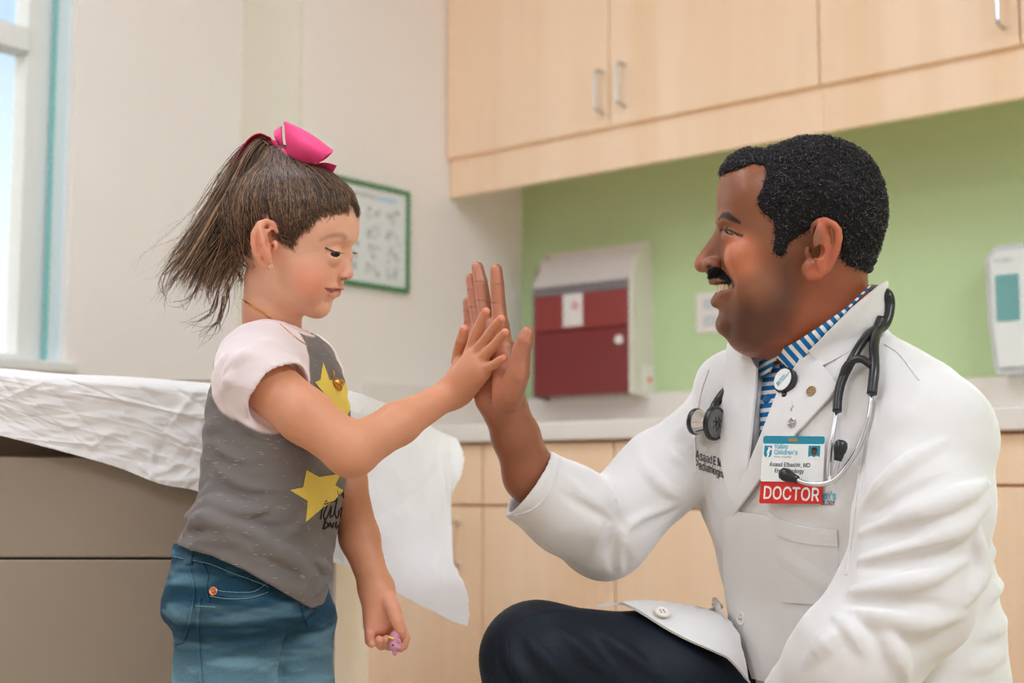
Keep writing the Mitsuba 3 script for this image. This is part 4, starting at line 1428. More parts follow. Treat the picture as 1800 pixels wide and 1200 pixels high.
# ponytail
outer = [(478, 262, .0), (458, 242, .0), (430, 265, .005), (395, 325, .0), (355, 395, .0), (318, 452, .0), (292, 492, .0)]
inner = [(484, 268, .0), (470, 258, .0), (455, 300, .0), (446, 370, .0), (432, 430, .0), (410, 480, .0), (392, 530, .0)]
bd = 1.705


def tail_hairs(n, r, jit, curl, seed, lo=0.0, hi=1.0, m=15):
    g = np.random.default_rng(seed)
    a = g.uniform(lo, hi, n)
    e = g.normal(0, 1, (n, 3))
    P = []
    for o, i in zip(outer, inner):
        P.append(np.stack([o[0] * (1 - a) + i[0] * a, o[1] * (1 - a) + i[1] * a], 1))
    P = np.stack(P, 1)                                        # n, 7, 2
    w = np.linspace(0, 1, 7)
    P = P + jit * e[:, None, :2] * (w ** 1.3)[None, :, None] + g.normal(0, curl, P.shape) * (w ** 1.5)[None, :, None]
    # lengths vary
    cut = g.uniform(.72, 1.0, n)
    dd = bd + e[:, 2:] * .020 * np.clip(w * 2, .35, 1)[None] + g.normal(0, .004, (n, 7)) * w
    out = []
    for k in range(n):
        pts = np.stack([Q(P[k, j, 0], P[k, j, 1], dd[k, j]) for j in range(7)])
        s_ = spline(pts, 5)
        idx = np.linspace(0, (len(s_) - 1) * cut[k], m)
        out.append(np.stack([np.interp(idx, np.arange(len(s_)), s_[:, c]) for c in range(3)], 1))
    out = np.array(out)
    d_ = girl_base(out.reshape(-1, 3)).reshape(n, m)
    nn = normals_of(girl_base, out.reshape(-1, 3)).reshape(n, m, 3)
    out = out + nn * np.clip(.006 - d_, 0, .05)[..., None]
    tp = np.linspace(0, 1, m)
    rad = r * np.interp(tp, [0, .15, .6, 1], [.7, 1, .8, .12])[None] * g.uniform(.6, 1.4, (n, 1))
    return fibres(out, rad)


# baby hairs along the hairline
fr_ = np.vstack([spline(hl3, 12), spline(np.vstack([[G(612, 372)], [G(622, 371)], [G(629, 376)]]), 12)])
bb = fr_[rng.integers(0, len(fr_), 800)] + rng.normal(0, .0016, (800, 3))
bb[:, 0] += rng.normal(0, .0034, 800); bb[:, 2] -= rng.normal(0, .0030, 800); bb[:, 1] *= np.where(rng.random(800) < .8, -1, 1)
bd_ = BOW - bb * [1, 0, 1]; bd_ /= np.linalg.norm(bd_, axis=1, keepdims=True)
bd_ = bd_ + rng.normal(0, .35, bd_.shape)
sb = np.linspace(0, 1, 7)[None, :, None]
Pb = gh.world((bb[:, None] + bd_[:, None] * sb * rng.uniform(.008, .022, (800, 1, 1))).reshape(-1, 3))
for _ in range(4):
    Pb = Pb - normals_of(girl_base, Pb, 1e-3) * ((girl_base(Pb) - np.tile(np.linspace(.0002, .0045, 7), 800)) * .9)[:, None]
vv, ff, who = fibres(Pb.reshape(-1, 7, 3), np.array([.00008, .00026, .00036, .0004, .0004, .0004, .0002]))
put('baby_hairs', (vv, ff), 'hair_brown', hair, smooth=True, stage=True, kind='stuff', color=hair_tone(800, (70, 50, 40), (140, 104, 80))[who])
tail = []
for args in ((150, .0034, 6, 3, 1, .0, .95), (420, .0013, 13, 7, 2), (1000, .0006, 18, 10, 3), (600, .00032, 28, 15, 4)):
    a_, b_, c_ = tail_hairs(*args)
    tail.append((a_, b_, hair_tone(args[0], (50, 36, 28), (172, 134, 102), 1.4)[c_]))
off = np.cumsum([0] + [len(t[0]) for t in tail])
put('ponytail', (np.vstack([t[0] for t in tail]), np.vstack([t[1] + o for t, o in zip(tail, off)])), 'hair_brown', hair, smooth=True, stage=True, color=np.vstack([t[2] for t in tail]), kind='stuff', text='loose windblown ponytail')
# stray curls at the tips
stray = [[(330, 440), (300, 470), (288, 500), (290, 530)], [(360, 470), (345, 500), (330, 528), (307, 534)], [(385, 500), (374, 540), (360, 565), (326, 568)], [(392, 520), (386, 560), (372, 580), (345, 600)], [(350, 420), (322, 445), (320, 455)], [(402, 500), (398, 530), (388, 560), (382, 580)],
         [(375, 480), (368, 510), (370, 540)], [(340, 460), (312, 480), (296, 505), (285, 520)], [(410, 470), (425, 490), (420, 505)]]
sp = []
for k, s_ in enumerate(stray):
    for j in range(7):
        pts = np.array([Q(a + rng.normal(0, 1.2 + 2.5 * i), b + rng.normal(0, 1.2 + 2.5 * i), bd + .006 * math.sin(k * 2.1) + rng.normal(0, .002)) for i, (a, b) in enumerate(s_)])
        q = spline(pts, 8)
        idx = np.linspace(0, len(q) - 1, 18)
        sp.append(np.stack([np.interp(idx, np.arange(len(q)), q[:, c]) for c in range(3)], 1))
vv, ff, who = fibres(np.array(sp), np.interp(np.linspace(0, 1, 18), [0, .3, 1], [.0005, .0006, .0001])[None])
put('stray_hairs', (vv, ff), 'hair_brown', hair, smooth=True, stage=True, kind='stuff', color=hair_tone(len(sp))[who])

# ------------------------------------------------------------------ what she wears loose or holds
def quad_sheet(c00, c10, c11, c01, bulge=(0, 0, 0), n=14, m=10, thick=.0012, pinch=None):
    c00, c10, c11, c01 = (np.asarray(c, float) for c in (c00, c10, c11, c01))
    u, w = np.meshgrid(np.linspace(0, 1, n), np.linspace(0, 1, m), indexing='ij')
    u, w = u[..., None], w[..., None]
    P = (1 - u) * (1 - w) * c00 + u * (1 - w) * c10 + u * w * c11 + (1 - u) * w * c01
    P = P + np.asarray(bulge) * (np.sin(np.pi * u) * (0.4 + 0.6 * np.sin(np.pi * w)))
    if pinch is not None:
        P = P + np.asarray(pinch) * (np.sin(w * np.pi * 5) * (1 - u) ** 2)
    return sheet(P, thick)


def grosgrain(p, n, uv):
    return dr.sin((p.x * 0.6 + p.y * 0.4 - p.z) * 5200.0) * 0.5 + 0.5


mat('ribbon_pink', lin(236, 74, 132), 0.55, 0.3, bump=proc(grosgrain, 3e-4), bump_scale=0.00012, sheen=0.3)
mat('ribbon_crimson', lin(170, 20, 60), 0.55, 0.3)
bow = thing('hair_bow', 'pink ribbon bow with a loop on top of the ponytail of the small girl', 'hair bow')
d0 = 1.690
kn = Q(504, 276, d0)
put('loop', quad_sheet(Q(507, 281, d0 - .012), Q(500, 216, d0 - .022), Q(585, 267, d0 - .030), Q(559, 288, d0 - .022), (0, -.012, 0), pinch=(.001, -.002, 0)), 'ribbon_pink', bow, stage=True, smooth=50)
put('loop', quad_sheet(Q(507, 279, d0 + .006), Q(499, 217, d0 + .024), Q(584, 268, d0 + .018), Q(559, 286, d0 + .010), (0, .012, 0), pinch=(.001, -.002, 0)), 'ribbon_pink', bow, stage=True, smooth=50)
put('loop', quad_sheet(Q(500, 216, d0 - .022), Q(499, 217, d0 + .024), Q(584, 268, d0 + .018), Q(585, 267, d0 - .030), (0, 0, .006), n=8), 'ribbon_pink', bow, stage=True, smooth=50)
put('loop', quad_sheet(Q(503, 272, d0 - .006), Q(495, 222, d0 + .0), Q(483, 230, d0 + .03), Q(488, 250, d0 + .02), (-.004, -.006, 0), pinch=(.001, -.001, 0)), 'ribbon_pink', bow, stage=True, smooth=50)
put('loop', quad_sheet(Q(499, 276, d0 - .010), Q(484, 247, d0 - .012), Q(470, 243, d0 + .012), Q(480, 262, d0 + .012), (-.003, -.004, .004)), 'ribbon_pink', bow, stage=True, smooth=50)
put('tail', quad_sheet(Q(556, 288, d0 - .004), Q(592, 291, d0 - .016), Q(585, 303, d0 - .006), Q(560, 296, d0 + .006), (0, -.003, .004)), 'ribbon_pink', bow, stage=True, smooth=50)
tl = spline([Q(478, 246, d0 + .004), Q(458, 239, d0 + .002), Q(438, 251, d0), Q(420, 280, d0), (Q(405, 308, d0))], 6)
tw = np.array([0, 1.0, 0]) * .012
put('tail', sheet(np.stack([tl - tw, tl, tl + tw], 1), .0012), 'ribbon_crimson', bow, stage=True, smooth=50, text='crimson ribbon tail along the top of the ponytail')
put('knot', cat(blob(kn, (.007, .012, .008)), tube([kn + [-.004, -.012, .006], kn + [.002, -.014, .0], kn + [.004, -.012, -.006]], .0035)), 'ribbon_pink', bow, stage=True, smooth=True)
mat('clip_metal', lin(214, 204, 190), 0.25, metal=1.0)
put('clip', tube([Q(489, 275, d0 - .010), Q(497, 278, d0 - .012), Q(506, 280, d0 - .012)], .0016), 'clip_metal', bow, stage=True, smooth=True)

mat('gold', lin(226, 170, 96), 0.25, metal=1.0)
nl = thing('necklace', 'fine gold chain with a small gold heart pendant on the small girl', 'necklace')
neckskin = lambda P: smin(chain(P, [p for p, _ in neck], [r for _, r in neck], .01), girl_base(P), .022)
cp = spline([(426, 526), (447, 540), (470, 553), (500, 579), (520, 596), (540, 609)], 14)
p, n = hits(lambda P: np.minimum(girl_skin(P), shirt_sol(P) + .0015), cp[:, 0], cp[:, 1])
p = ndimage.gaussian_filter1d(p + n * .0012, 1.0, axis=0)
wob = .0004 * np.sin(np.arange(len(p)) * 2.2)[:, None] * np.array([0, 0, 1.0])
put('chain', tube(p + wob, .00085 + .00035 * np.sin(np.arange(len(p)) * 2.2) ** 2, 6), 'gold', nl, stage=True, smooth=True)
pp, n = hits(shirt_sol, [588], [677])
t = np.linspace(0, 2 * np.pi, 40)
hx, hy = 16 * np.sin(t) ** 3 / 16, (13 * np.cos(t) - 5 * np.cos(2 * t) - 2 * np.cos(3 * t) - np.cos(4 * t)) / 16
rows = []
for ph in np.linspace(-1.45, 1.45, 12):
    rows.append(np.stack([hx * math.cos(ph), hy * math.cos(ph), np.full_like(hx, math.sin(ph) * .55)], 1) * .0092)
hv_ = np.array(rows)
hq = grid_faces(*hv_.shape[:2], wrap=True)
mh = trimesh.Trimesh(hv_.reshape(-1, 3), np.vstack([hq[:, [0, 1, 2]], hq[:, [0, 2, 3]]]), process=False)
Rp = frame(n[0] + np.array([0, -.35, 0]))
put('pendant', moved(mh, Rp, pp[0] + n[0] * .0065), 'gold', nl, stage=True, smooth=True, text='gold heart pendant')
pb, nb_ = hits(shirt_sol, [581], [659])
put('bail', tube([pb[0] + nb_[0] * (.002 + .003 * math.sin(a)) + np.array([0, 0, 1.0]) * .004 * math.cos(a) for a in np.linspace(0, 2 * np.pi, 14)], .0011, 6), 'gold', nl, stage=True, smooth=True)

er = thing('earring', "tiny sparkling flower stud in the small girl's ear lobe", 'earring')
ec, n = hits(girl_skin, [475.5], [467.5])
mat('crystal', lin(236, 226, 220), 0.1, metal=0.9)
petals = [blob(ec[0] + n[0] * .0008 + frame(n[0]) @ np.array([math.cos(a), math.sin(a), 0]) * .0017, (.0011,) * 3, sub=2) for a in np.arange(6) * math.pi / 3]
put('flower', cat(*petals), 'crystal', er, stage=True, smooth=True)
put('post', blob(ec[0] + n[0] * .0012, (.0010,) * 3, sub=2), 'gold', er, stage=True, smooth=True)

mat('toy_pink', lin(200, 140, 160), 0.55, 0.3)
mat('toy_black', lin(20, 16, 18), 0.3, 0.5)
mat('toy_yellow', lin(236, 204, 90), 0.5, 0.4)
ty = thing('toy_pig', "tiny pink toy pig held in the small girl's fingers", 'toy')
tb = Q(695, 1134, 1.712)


def toy(P):
    d = ell(P, tb, (.0085, .0085, .0080))
    d = smin(d, ell(P, Q(694, 1119, 1.716), (.0065, .0070, .0075)), .004)
    d = smin(d, ell(P, Q(701, 1138, 1.705), (.0034, .0034, .0028)), .0015)
    d = smin(d, ell(P, Q(701, 1126, 1.706), (.0034, .0026, .0028)), .0012)
    return smin(d, ell(P, Q(694, 1147, 1.708), (.0030, .0026, .0038)), .0012)


a_, b_ = surface(toy, tb - .026, tb + .028, .0011)
put('body', (relax(a_, b_, 1), b_), 'toy_pink', ty, stage=True, smooth=True)
p, n = hits(toy, [691, 703.5], [1133.5, 1134])
put('eye', blob(p[0], (.0011,) * 3, sub=2), 'toy_black', ty, stage=True, smooth=True)
p, n = hits(toy, [687.5, 706], [1121, 1121])
put('ribbon', tube([Q(683, 1119, 1.707), Q(688, 1121, 1.706), Q(692, 1122, 1.707)], .0014, 8), 'toy_yellow', ty, stage=True, smooth=True)

# ------------------------------------------------------------------ paper on the exam table
def crumple(u, v_, seed):
    g = np.random.default_rng(seed)
    h = np.zeros_like(u)
    for s_, a_ in ((2.2, 1.0), (4.5, .6), (9, .32), (18, .15)):
        n1 = meshkit.noise(np.stack([u * s_ + 3.1 * v_, v_ * s_ * .8 - u, np.full_like(u, seed + s_)], -1), seed)
        h += a_ * (1 - np.abs(2 * n1 - 1) * 2)
    return h


top_px = [(-420, 640, 1.925), (-60, 645, 1.925), (0, 646, 1.925), (100, 655, 1.925), (230, 661, 1.925), (370, 672, 1.925), (480, 678, 1.93), (560, 682, 1.945), (612, 686, 1.99), (660, 702, 2.05), (720, 730, 2.12), (768, 756, 2.17), (804, 772, 2.20)]
bot_px = [(-420, 700, 1.925), (-60, 748, 1.925), (0, 764, 1.922), (100, 790, 1.920), (200, 818, 1.918), (285, 850, 1.915), (360, 868, 1.91), (470, 930, 1.90), (570, 982, 1.90), (640, 1008, 1.92), (715, 1052, 1.90), (770, 1078, 1.87), (812, 1101, 1.85)]
tk = spline([Q(*p) for p in top_px], 26); bk = spline([Q(*p) for p in bot_px], 26)
nu, nv = len(tk), 110
ww = np.linspace(0, 1, nv)[None, :, None]
PG = tk[:, None] * (1 - ww) + bk[:, None] * ww
uu = np.linspace(-3.0 / 11, 3.0, nu)[:, None] * np.ones((1, nv)); vv_ = np.ones((nu, 1)) * np.linspace(0, 1.0, nv)[None]
hgt = crumple(uu, vv_, 11)
# long drag folds running down to the right
for c0, sl, wd, am in ((.15, .35, .03, .35), (.32, .42, .02, .45), (.55, .30, .03, .4), (.75, .5, .02, .35), (.02, .22, .02, .3)):
    x_ = vv_ - (c0 + sl * (uu - 1.0) * .5)
    hgt += am * np.exp(-np.abs(x_) / wd)
gc = np.random.default_rng(17)
for _ in range(125):
    cu, cv_, an, ln, wd = gc.uniform(-.27, 3), gc.uniform(0, 1), gc.normal(.35, .7), gc.uniform(.08, .45), gc.uniform(.006, .016)
    du, dv = (uu - cu) * .9, (vv_ - cv_) * .45
    al, ac = du * math.cos(an) + dv * math.sin(an), -du * math.sin(an) + dv * math.cos(an)
    hgt += gc.uniform(.25, .9) * gc.choice([-1, 1]) * np.exp(-np.abs(ac) / wd) * np.clip(1 - np.abs(al) / ln, 0, 1)
flapw = np.clip((uu - 1.75) / .4, 0, 1)
amp = .0042 * (1 - .62 * flapw) * np.clip(vv_ * 8, .15, 1)
nrm = np.cross(np.gradient(PG, axis=0), np.gradient(PG, axis=1)); nrm /= np.linalg.norm(nrm, axis=2, keepdims=True)
nrm = nrm * np.where(nrm[..., 1:2] > 0, -1, 1)
PG = PG + nrm * (hgt * amp)[..., None]
# rolls over the cushion's edge
roll = np.clip(1 - vv_ / .12, 0, 1)[..., None] ** 2 * (1 - flapw[..., None])
PG = PG + roll * np.array([0, .020, 0])
# torn right edge
tear = np.clip((uu - 2.9) / .1, 0, 1)
PG[..., 0] += tear * (.010 * np.sin(vv_ * 9.0) - .022 * np.sin(vv_ * np.pi) ** 2 + .004 * meshkit.noise(np.stack([vv_ * 60, vv_, vv_], -1)) + .002 * meshkit.noise(np.stack([vv_ * 160, vv_, vv_], -1)))
scene['paper'] = {'type': 'principledthin', 'base_color': rgb(lin(236, 232, 228)), 'roughness': 0.6, 'spec_trans': 0.0, 'diff_trans': 0.35}
mat('paper_white', lin(228, 226, 225), 0.6, 0.25)
pk = thing('exam_paper', 'crumpled white paper sheet draped over the exam table, its torn end hanging free', 'paper')
put('drape', sheet(PG, .0005, nrm), 'paper_white', pk, stage=True, smooth=22)
yy = np.linspace(0, 1, 30)[None, :, None]
TG = PG[:int(nu * .62), :1] * (1 - yy) + (PG[:int(nu * .62), :1] + np.array([0, .50, -.010])) * yy
TG = TG + np.array([0, 0, 1.0]) * (crumple(uu[:TG.shape[0], :1] * np.ones((1, 30)), np.ones((TG.shape[0], 1)) * np.linspace(0, 1, 30)[None], 5) * .003 * np.clip(yy[..., 0] * 6, 0, 1))[..., None]
put('top_sheet', sheet(TG, .0005), 'paper_white', pk, stage=True, smooth=22)
# ------------------------------------------------------------------ the man in the white coat
DS = thing('person', "kneeling man in a white coat and dark trousers, smiling in profile, palm raised", 'person')
mh_ = Frame(1410, 420, 1.74, 6, -1)
D, Ds = mh_.at, mh_.side
m_eye, m_eyer = Ds(1291, 411, .0315), .0122
m_lid = m_eyer + .0014
mear = [Ds(1427, 408, .079), Ds(1429, 397, .083), Ds(1437, 392, .086), Ds(1449, 391, .089), Ds(1462, 398, .092), Ds(1469, 408, .093), Ds(1470, 421, .0925), Ds(1466, 437, .091), Ds(1459, 455, .087), Ds(1449, 471, .083), Ds(1436, 480, .081), Ds(1423, 482, .079), Ds(1415, 474, .077)]
mear_r = [.0030, .0036, .0040, .0043, .0045, .0046, .0046, .0046, .0050, .0058, .0066, .0066, .0050]
manti = [Ds(1447, 408, .0855), Ds(1452, 420, .087), Ds(1453, 434, .0865), Ds(1449, 449, .084), Ds(1438, 455, .0815)]
mear_axis = np.array([-0.05, 0.05, 1.0])


def man_base(P):
    L = sym(mh_.local(P))
    d = ell(L, D(1434, 366), (.0800, .0775, .0830))
    d = smin(d, ell(L, D(1322, 346), (.0425, .0600, .0560)), .025)
    d = smin(d, ell(L, D(1352, 432), (.0580, .0640, .0650)), .025)
    d = smin(d, ell(L, D(1352, 532), (.0580, .0620, .0500)), .03)
    d = smin(d, ell(L, D(1345, 590), (.0480, .0480, .0280)), .03)
    d = smin(d, ell(L, Ds(1307, 449, .036), (.0225, .0230, .0245)), .012)
    d = smin(d, ell(L, Ds(1322, 500, .040), (.0220, .0220, .0300)), .016)
    d = smin(d, ell(L, D(1275, 566), (.0138, .0200, .0150)), .010)
    d = smin(d, ell(L, D(1288, 506), (.0240, .0300, .0300)), .014)
    d = smin(d, ell(L, Ds(1280, 384, .020), (.0110, .0200, .0070)), .012)
    d = smax(d, -ell(L, Ds(1262, 407, .032), (.0170, .0150, .0090)), .010)
    d = smin(d, np.linalg.norm(L - m_eye, axis=1) - m_lid, .005)
    d = smin(d, ell(L, Ds(1294, 421, .034), (.0090, .0080, .0045)), .005)
    d = smin(d, cone(L, D(1272, 402), D(1239, 452), .0068, .0100), .010)
    d = smin(d, cone(L, D(1285, 405), D(1268, 456), .0110, .0150), .012)
    d = smin(d, ell(L, D(1237, 460), (.0108, .0120, .0095)), .005)
    d = smin(d, ell(L, Ds(1255, 460, .0140), (.0125, .0085, .0092)), .0035)
    return d


mlip_u = np.array([D(1254, 488), *face_pts(mh_, man_base, [(1268, 490), (1284, 497)], .0015)])
mlip_l = np.array([D(1259, 525.5), *face_pts(mh_, man_base, [(1270, 519), (1286, 509)], .0020)])


def man_lips(P):
    L = sym(mh_.local(P))
    d = man_base(P)
    d = smin(d, chain(L, mlip_u, [.0062, .0052, .0020], .002), .004)
    return smin(d, chain(L, mlip_l, [.0078, .0062, .0024], .002), .005)


mgape = np.array([D(1253, 507), *face_pts(mh_, man_lips, [(1262, 504), (1272, 502.5), (1281, 502), (1288, 503)], .001)])
mgape2 = face_pts(mh_, man_lips, [(1262, 504), (1272, 502.5), (1280, 502), (1285, 503)], .008)
mslit = face_pts(mh_, man_base, [(1271, 406.5), (1277, 406.5), (1284, 409), (1291, 412), (1298, 414.5)], -.0002)
mcrease = face_pts(mh_, man_base, [(1270, 401), (1280, 400), (1292, 405), (1304, 412), (1310, 414)], -.0003)
mbag = face_pts(mh_, man_base, [(1276, 424), (1286, 428), (1298, 424), (1306, 418)], -.0004)
mnostril = face_pts(mh_, man_base, [(1246, 470)], -.0004)[0]
mfold = face_pts(mh_, man_base, [(1267, 452), (1270, 470), (1281, 486), (1290, 503), (1293, 520)], -.0002)
malar = face_pts(mh_, man_base, [(1262, 449), (1268, 458), (1266, 468)], -.0002)


def man_head(P):
    L = sym(mh_.local(P))
    d = man_lips(P)

    def fine(q):
        e = -ell(q, mnostril, (.0046, .0028, .0026))
        e = smax(e, -chain(q, mgape, [.0078, .0066, .0058, .0044, .0012]), .001)
        e = smax(e, -chain(q, mgape2, [.0066, .0058, .0046, .0030]), .001)
        e = smax(e, -chain(q, mcrease, [.0005, .0010, .0012, .0010, .0004]), .001)
        e = smax(e, -chain(q, mbag, [.0004, .0008, .0008, .0004]), .001)
        e = smax(e, -chain(q, mfold, [.0010, .0026, .0034, .0028, .0008]), .003)
        e = smax(e, -chain(q, malar, [.0004, .0010, .0006]), .0015)
        return smax(e, -chain(q, mslit, [.0012, .0026, .0030, .0024, .0010]), .0007)
    d = np.maximum(d, near(L, -1.0, D(1330, 535) - [0, .03, 0], D(1228, 395) + [0, .06, 0], fine, .01))

    def ear(q):
        e = ell(q, Ds(1444, 432, .0850), (.0185, .0060, .0330), frame(mear_axis))
        e = smin(e, chain(q, mear, mear_r), .004)
        e = smin(e, chain(q, manti, [.0030, .0034, .0036, .0034, .0030]), .004)
        e = smin(e, ell(q, Ds(1424, 470, .0805), (.0120, .0060, .0125)), .004)
        e = smin(e, ell(q, Ds(1420, 442, .0800), (.0050, .0050, .0080)), .004)
        return smax(e, -ell(q, Ds(1433, 441, .0885), (.0092, .0100, .0100)), .003)
    ed = near(L, 1.0, np.min(mear, 0), np.max(mear, 0), ear, .014)
    return smin(d, ed, .004)


mneck = [(Q(1440, 470, 1.745), .060), (Q(1440, 560, 1.755), .062), (Q(1452, 640, 1.775), .060)]
neck_sdf = lambda P: chain(P, [p for p, _ in mneck], [r for _, r in mneck], .01)

# raised right hand and forearm
MW = Q(887, 716, 1.705)
hd = lambda px, py, dd=0.0: Q(px, py, palm_d(px) + .008 + dd)
m_fingers = [
    ([hd(879, 568, .004), hd(876, 534, .004), hd(874, 500, .0), hd(872, 474, -.002)], [.0098, .0092, .0086, .0076]),
    ([hd(858, 568), hd(850, 530), hd(845, 496), hd(839, 470, -.002)], [.0100, .0093, .0087, .0076]),
    ([hd(843, 576), hd(836, 541), hd(832, 511), hd(828.5, 490)], [.0095, .0088, .0082, .0072]),
    ([hd(832, 596), hd(826, 568), hd(824, 547), hd(822, 531)], [.0086, .0078, .0072, .0064]),
    ([hd(898, 690, -.006), hd(911, 655, -.014), hd(917, 615, -.020), hd(924, 596, -.020), hd(928, 585, -.018)], [.0165, .0142, .0112, .0102, .0080]),
]
m_palm = [(MW, hd(877, 575, .006), .0235, .0135), (MW, hd(858, 578, .004), .0235, .0130), (MW, hd(846, 585, .004), .0230, .0125), (MW, hd(838, 606, .002), .0220, .0125), (hd(892, 700), hd(886, 612, .004), .0190, .0140), (hd(862, 700, .010), hd(845, 640, .006), .0200, .0150)]
m_hand, mh_lo, mh_hi = hand_parts(m_fingers, m_palm, MW, .024, .004)
MEL, MSH = Q(1052, 948, 1.80), Q(1290, 740, 1.875)
mfore = [MW, Q(906, 765, 1.715), Q(932, 835, 1.735), MEL]
mfore_r = [.0245, .0285, .0330, .036]


# left hand resting on the raised thigh
LW, LK = Q(1398, 1254, 1.592), Q(1322, 1266, 1.668)
lf = (LK - LW) / np.linalg.norm(LK - LW); ls = np.cross(lf, np.array([-.3, -.75, .6])); ls /= np.linalg.norm(ls); ls *= np.sign(ls[1]) or 1
ln_ = np.cross(lf, ls); ln_ *= np.sign(ln_[2]) or 1
lfing = []
for j, (o_, s_) in enumerate(((.030, .95), (.010, 1.0), (-.010, .96), (-.028, .80))):
    b0 = LK + ls * o_
    lfing.append(([b0, b0 + lf * .040 * s_ + ls * o_ * .15 - ln_ * .004, b0 + lf * .064 * s_ + ls * o_ * .2 - ln_ * .014, b0 + lf * .080 * s_ + ls * o_ * .2 - ln_ * .026], [.0100, .0092, .0086, .0076]))
lfing.append(([LW + lf * .030 + ls * .026, LW + lf * .060 + ls * .050 - ln_ * .006, LW + lf * .088 + ls * .058 - ln_ * .012, LW + lf * .106 + ls * .058 - ln_ * .016], [.0150, .0125, .0108, .0085]))
lpalm = [(LW, LK + ls * o_, .024, .0135) for o_ in (.028, .010, -.010, -.026)]
l_hand, lh_lo, lh_hi = hand_parts(lfing, lpalm, LW, .024, .004)


def man_skin(P):
    d = man_head(P)
    d = smin(d, neck_sdf(P), .028)
    d = smin(d, ell(P, Q(1470, 760, 1.79), (.09, .07, .09)), .03)
    a = smin(chain(P, mfore, mfore_r, .012), near(P, 1.0, mh_lo, mh_hi, m_hand), .012)
    a = smin(a, cone(P, MEL, MSH, .036, .036), .02)
    b = smin(cone(P, LW, Q(1500, 1160, 1.535), .026, .036), near(P, 1.0, lh_lo, lh_hi, l_hand), .01)
    b = smin(b, chain(P, [Q(1500, 1160, 1.535), Q(1600, 1035, 1.55), Q(1600, 800, 1.62), Q(1500, 740, 1.75)], [.036, .042, .044, .05], .02), .02)
    d = smin(d, b, .02)
    return smin(d, smin(a, cone(P, MSH, Q(1440, 760, 1.81), .036, .05), .02), .02)


mhl = [(1301, 296), (1327, 287), (1343, 290), (1347, 310), (1340, 330), (1331, 350), (1334, 364), (1344, 375), (1360, 388), (1363, 417), (1358, 441), (1373, 451), (1383, 441), (1385, 427), (1400, 417), (1420, 406), (1430, 394)]
mhb = [(1452, 384), (1480, 400), (1478, 437), (1474, 450), (1484, 468), (1508, 486)]
mh3, mb3 = face_pts(mh_, man_base, mhl), face_pts(mh_, man_base, mhb)
mh_poly = np.vstack([[D(1275, 303)[[0, 2]]], mh3[:, [0, 2]], mb3[:, [0, 2]], [D(px, py)[[0, 2]] for px, py in ((1534, 496), (1570, 500), (1600, 400), (1560, 240), (1400, 200), (1250, 240), (1262, 300))]])



v, f = surface(man_skin, [-.09, 1.44, .22], [.60, 2.02, 1.22], .0020)
v = relax(v, f, 1)
mloc = lambda fn: (lambda P: fn(sym(mh_.local(P))))
skin_m = np.array(lin(134, 82, 56))
mbrow = face_pts(mh_, man_base, [(1264, 384), (1269, 379), (1279, 379), (1289, 385), (1300, 391)])
mlash = face_pts(mh_, man_base, [(1266, 405), (1276, 403.5), (1286, 407), (1296, 412), (1304, 414)])
PN = np.cross(hd(877, 575) - MW, hd(838, 606) - MW); PN /= np.linalg.norm(PN)
if PN[0] > 0:
    PN = -PN
stub_shade = [[D(1255, 545)[[0, 2]]], [D(px, py)[[0, 2]] for px, py in ((1275, 545), (1292, 522), (1310, 520), (1326, 528), (1345, 515), (1362, 500), (1362, 460), (1382, 455), (1392, 520), (1380, 580), (1330, 612), (1262, 600))]]  # stubble, its outline widened to paint in the shade on the jaw
stub_shade_poly = np.vstack([np.vstack(s_) for s_ in stub_shade])
marks = [
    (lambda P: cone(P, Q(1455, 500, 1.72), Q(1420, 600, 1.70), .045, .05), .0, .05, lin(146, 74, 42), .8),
    (mloc(lambda L: poly_sdf(L[:, [0, 2]], mh_poly)), -.0020, .006, lin(30, 24, 23), .85),
    (lambda P: poly_sdf(sym(mh_.local(P))[:, [0, 2]], stub_shade_poly), .0, .034, lin(52, 29, 21), .68),
    (mloc(lambda L: ell(L, Ds(1302, 445, .050), (.024, .02, .024))), .004, .026, lin(196, 116, 80), .75),
    (mloc(lambda L: ell(L, D(1235, 458), (.012, .012, .012))), .002, .012, lin(172, 98, 72), .6),
    (mloc(lambda L: chain(L, mlip_u, [.0056, .0046, .0012])), .0004, .002, lin(112, 66, 56), .85),
    (mloc(lambda L: chain(L, mlip_l, [.0070, .0058, .0014])), .0004, .002, lin(116, 68, 56), .8),
    (mloc(lambda L: chain(L, mgape, [.0078, .0064, .0056, .0040, .0010])), .0000, .001, lin(52, 22, 20), .95),
    (mloc(lambda L: chain(L, mbrow, [.0020, .0034, .0034, .0026, .0012])), .0010, .0024, lin(24, 16, 14), .92),
    (mloc(lambda L: chain(L, mlash, .0013)), .0006, .0014, lin(18, 10, 8), .95),
    (mloc(lambda L: np.linalg.norm(L - mnostril, axis=1)), .0036, .002, lin(30, 14, 12), .9),
    (mloc(lambda L: np.linalg.norm(L - Ds(1426, 440, .083), axis=1)), .0040, .003, lin(50, 24, 16), .7),
    (mloc(lambda L: chain(L, [Ds(1450, 390, .09), Ds(1470, 420, .094), Ds(1430, 482, .082)], .010)), .004, .014, lin(196, 106, 76), .7),
]
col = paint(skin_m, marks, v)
nn = normals_of(man_skin, v, 1e-3)
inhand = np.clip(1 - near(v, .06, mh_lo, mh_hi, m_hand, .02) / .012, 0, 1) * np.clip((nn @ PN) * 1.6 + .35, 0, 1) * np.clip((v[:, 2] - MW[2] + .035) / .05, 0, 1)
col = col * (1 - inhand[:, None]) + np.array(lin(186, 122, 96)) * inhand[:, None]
foreside = np.clip((Q(1000, 900, 1.75)[0] - v[:, 0]) / .04, 0, 1) * (1 - inhand)
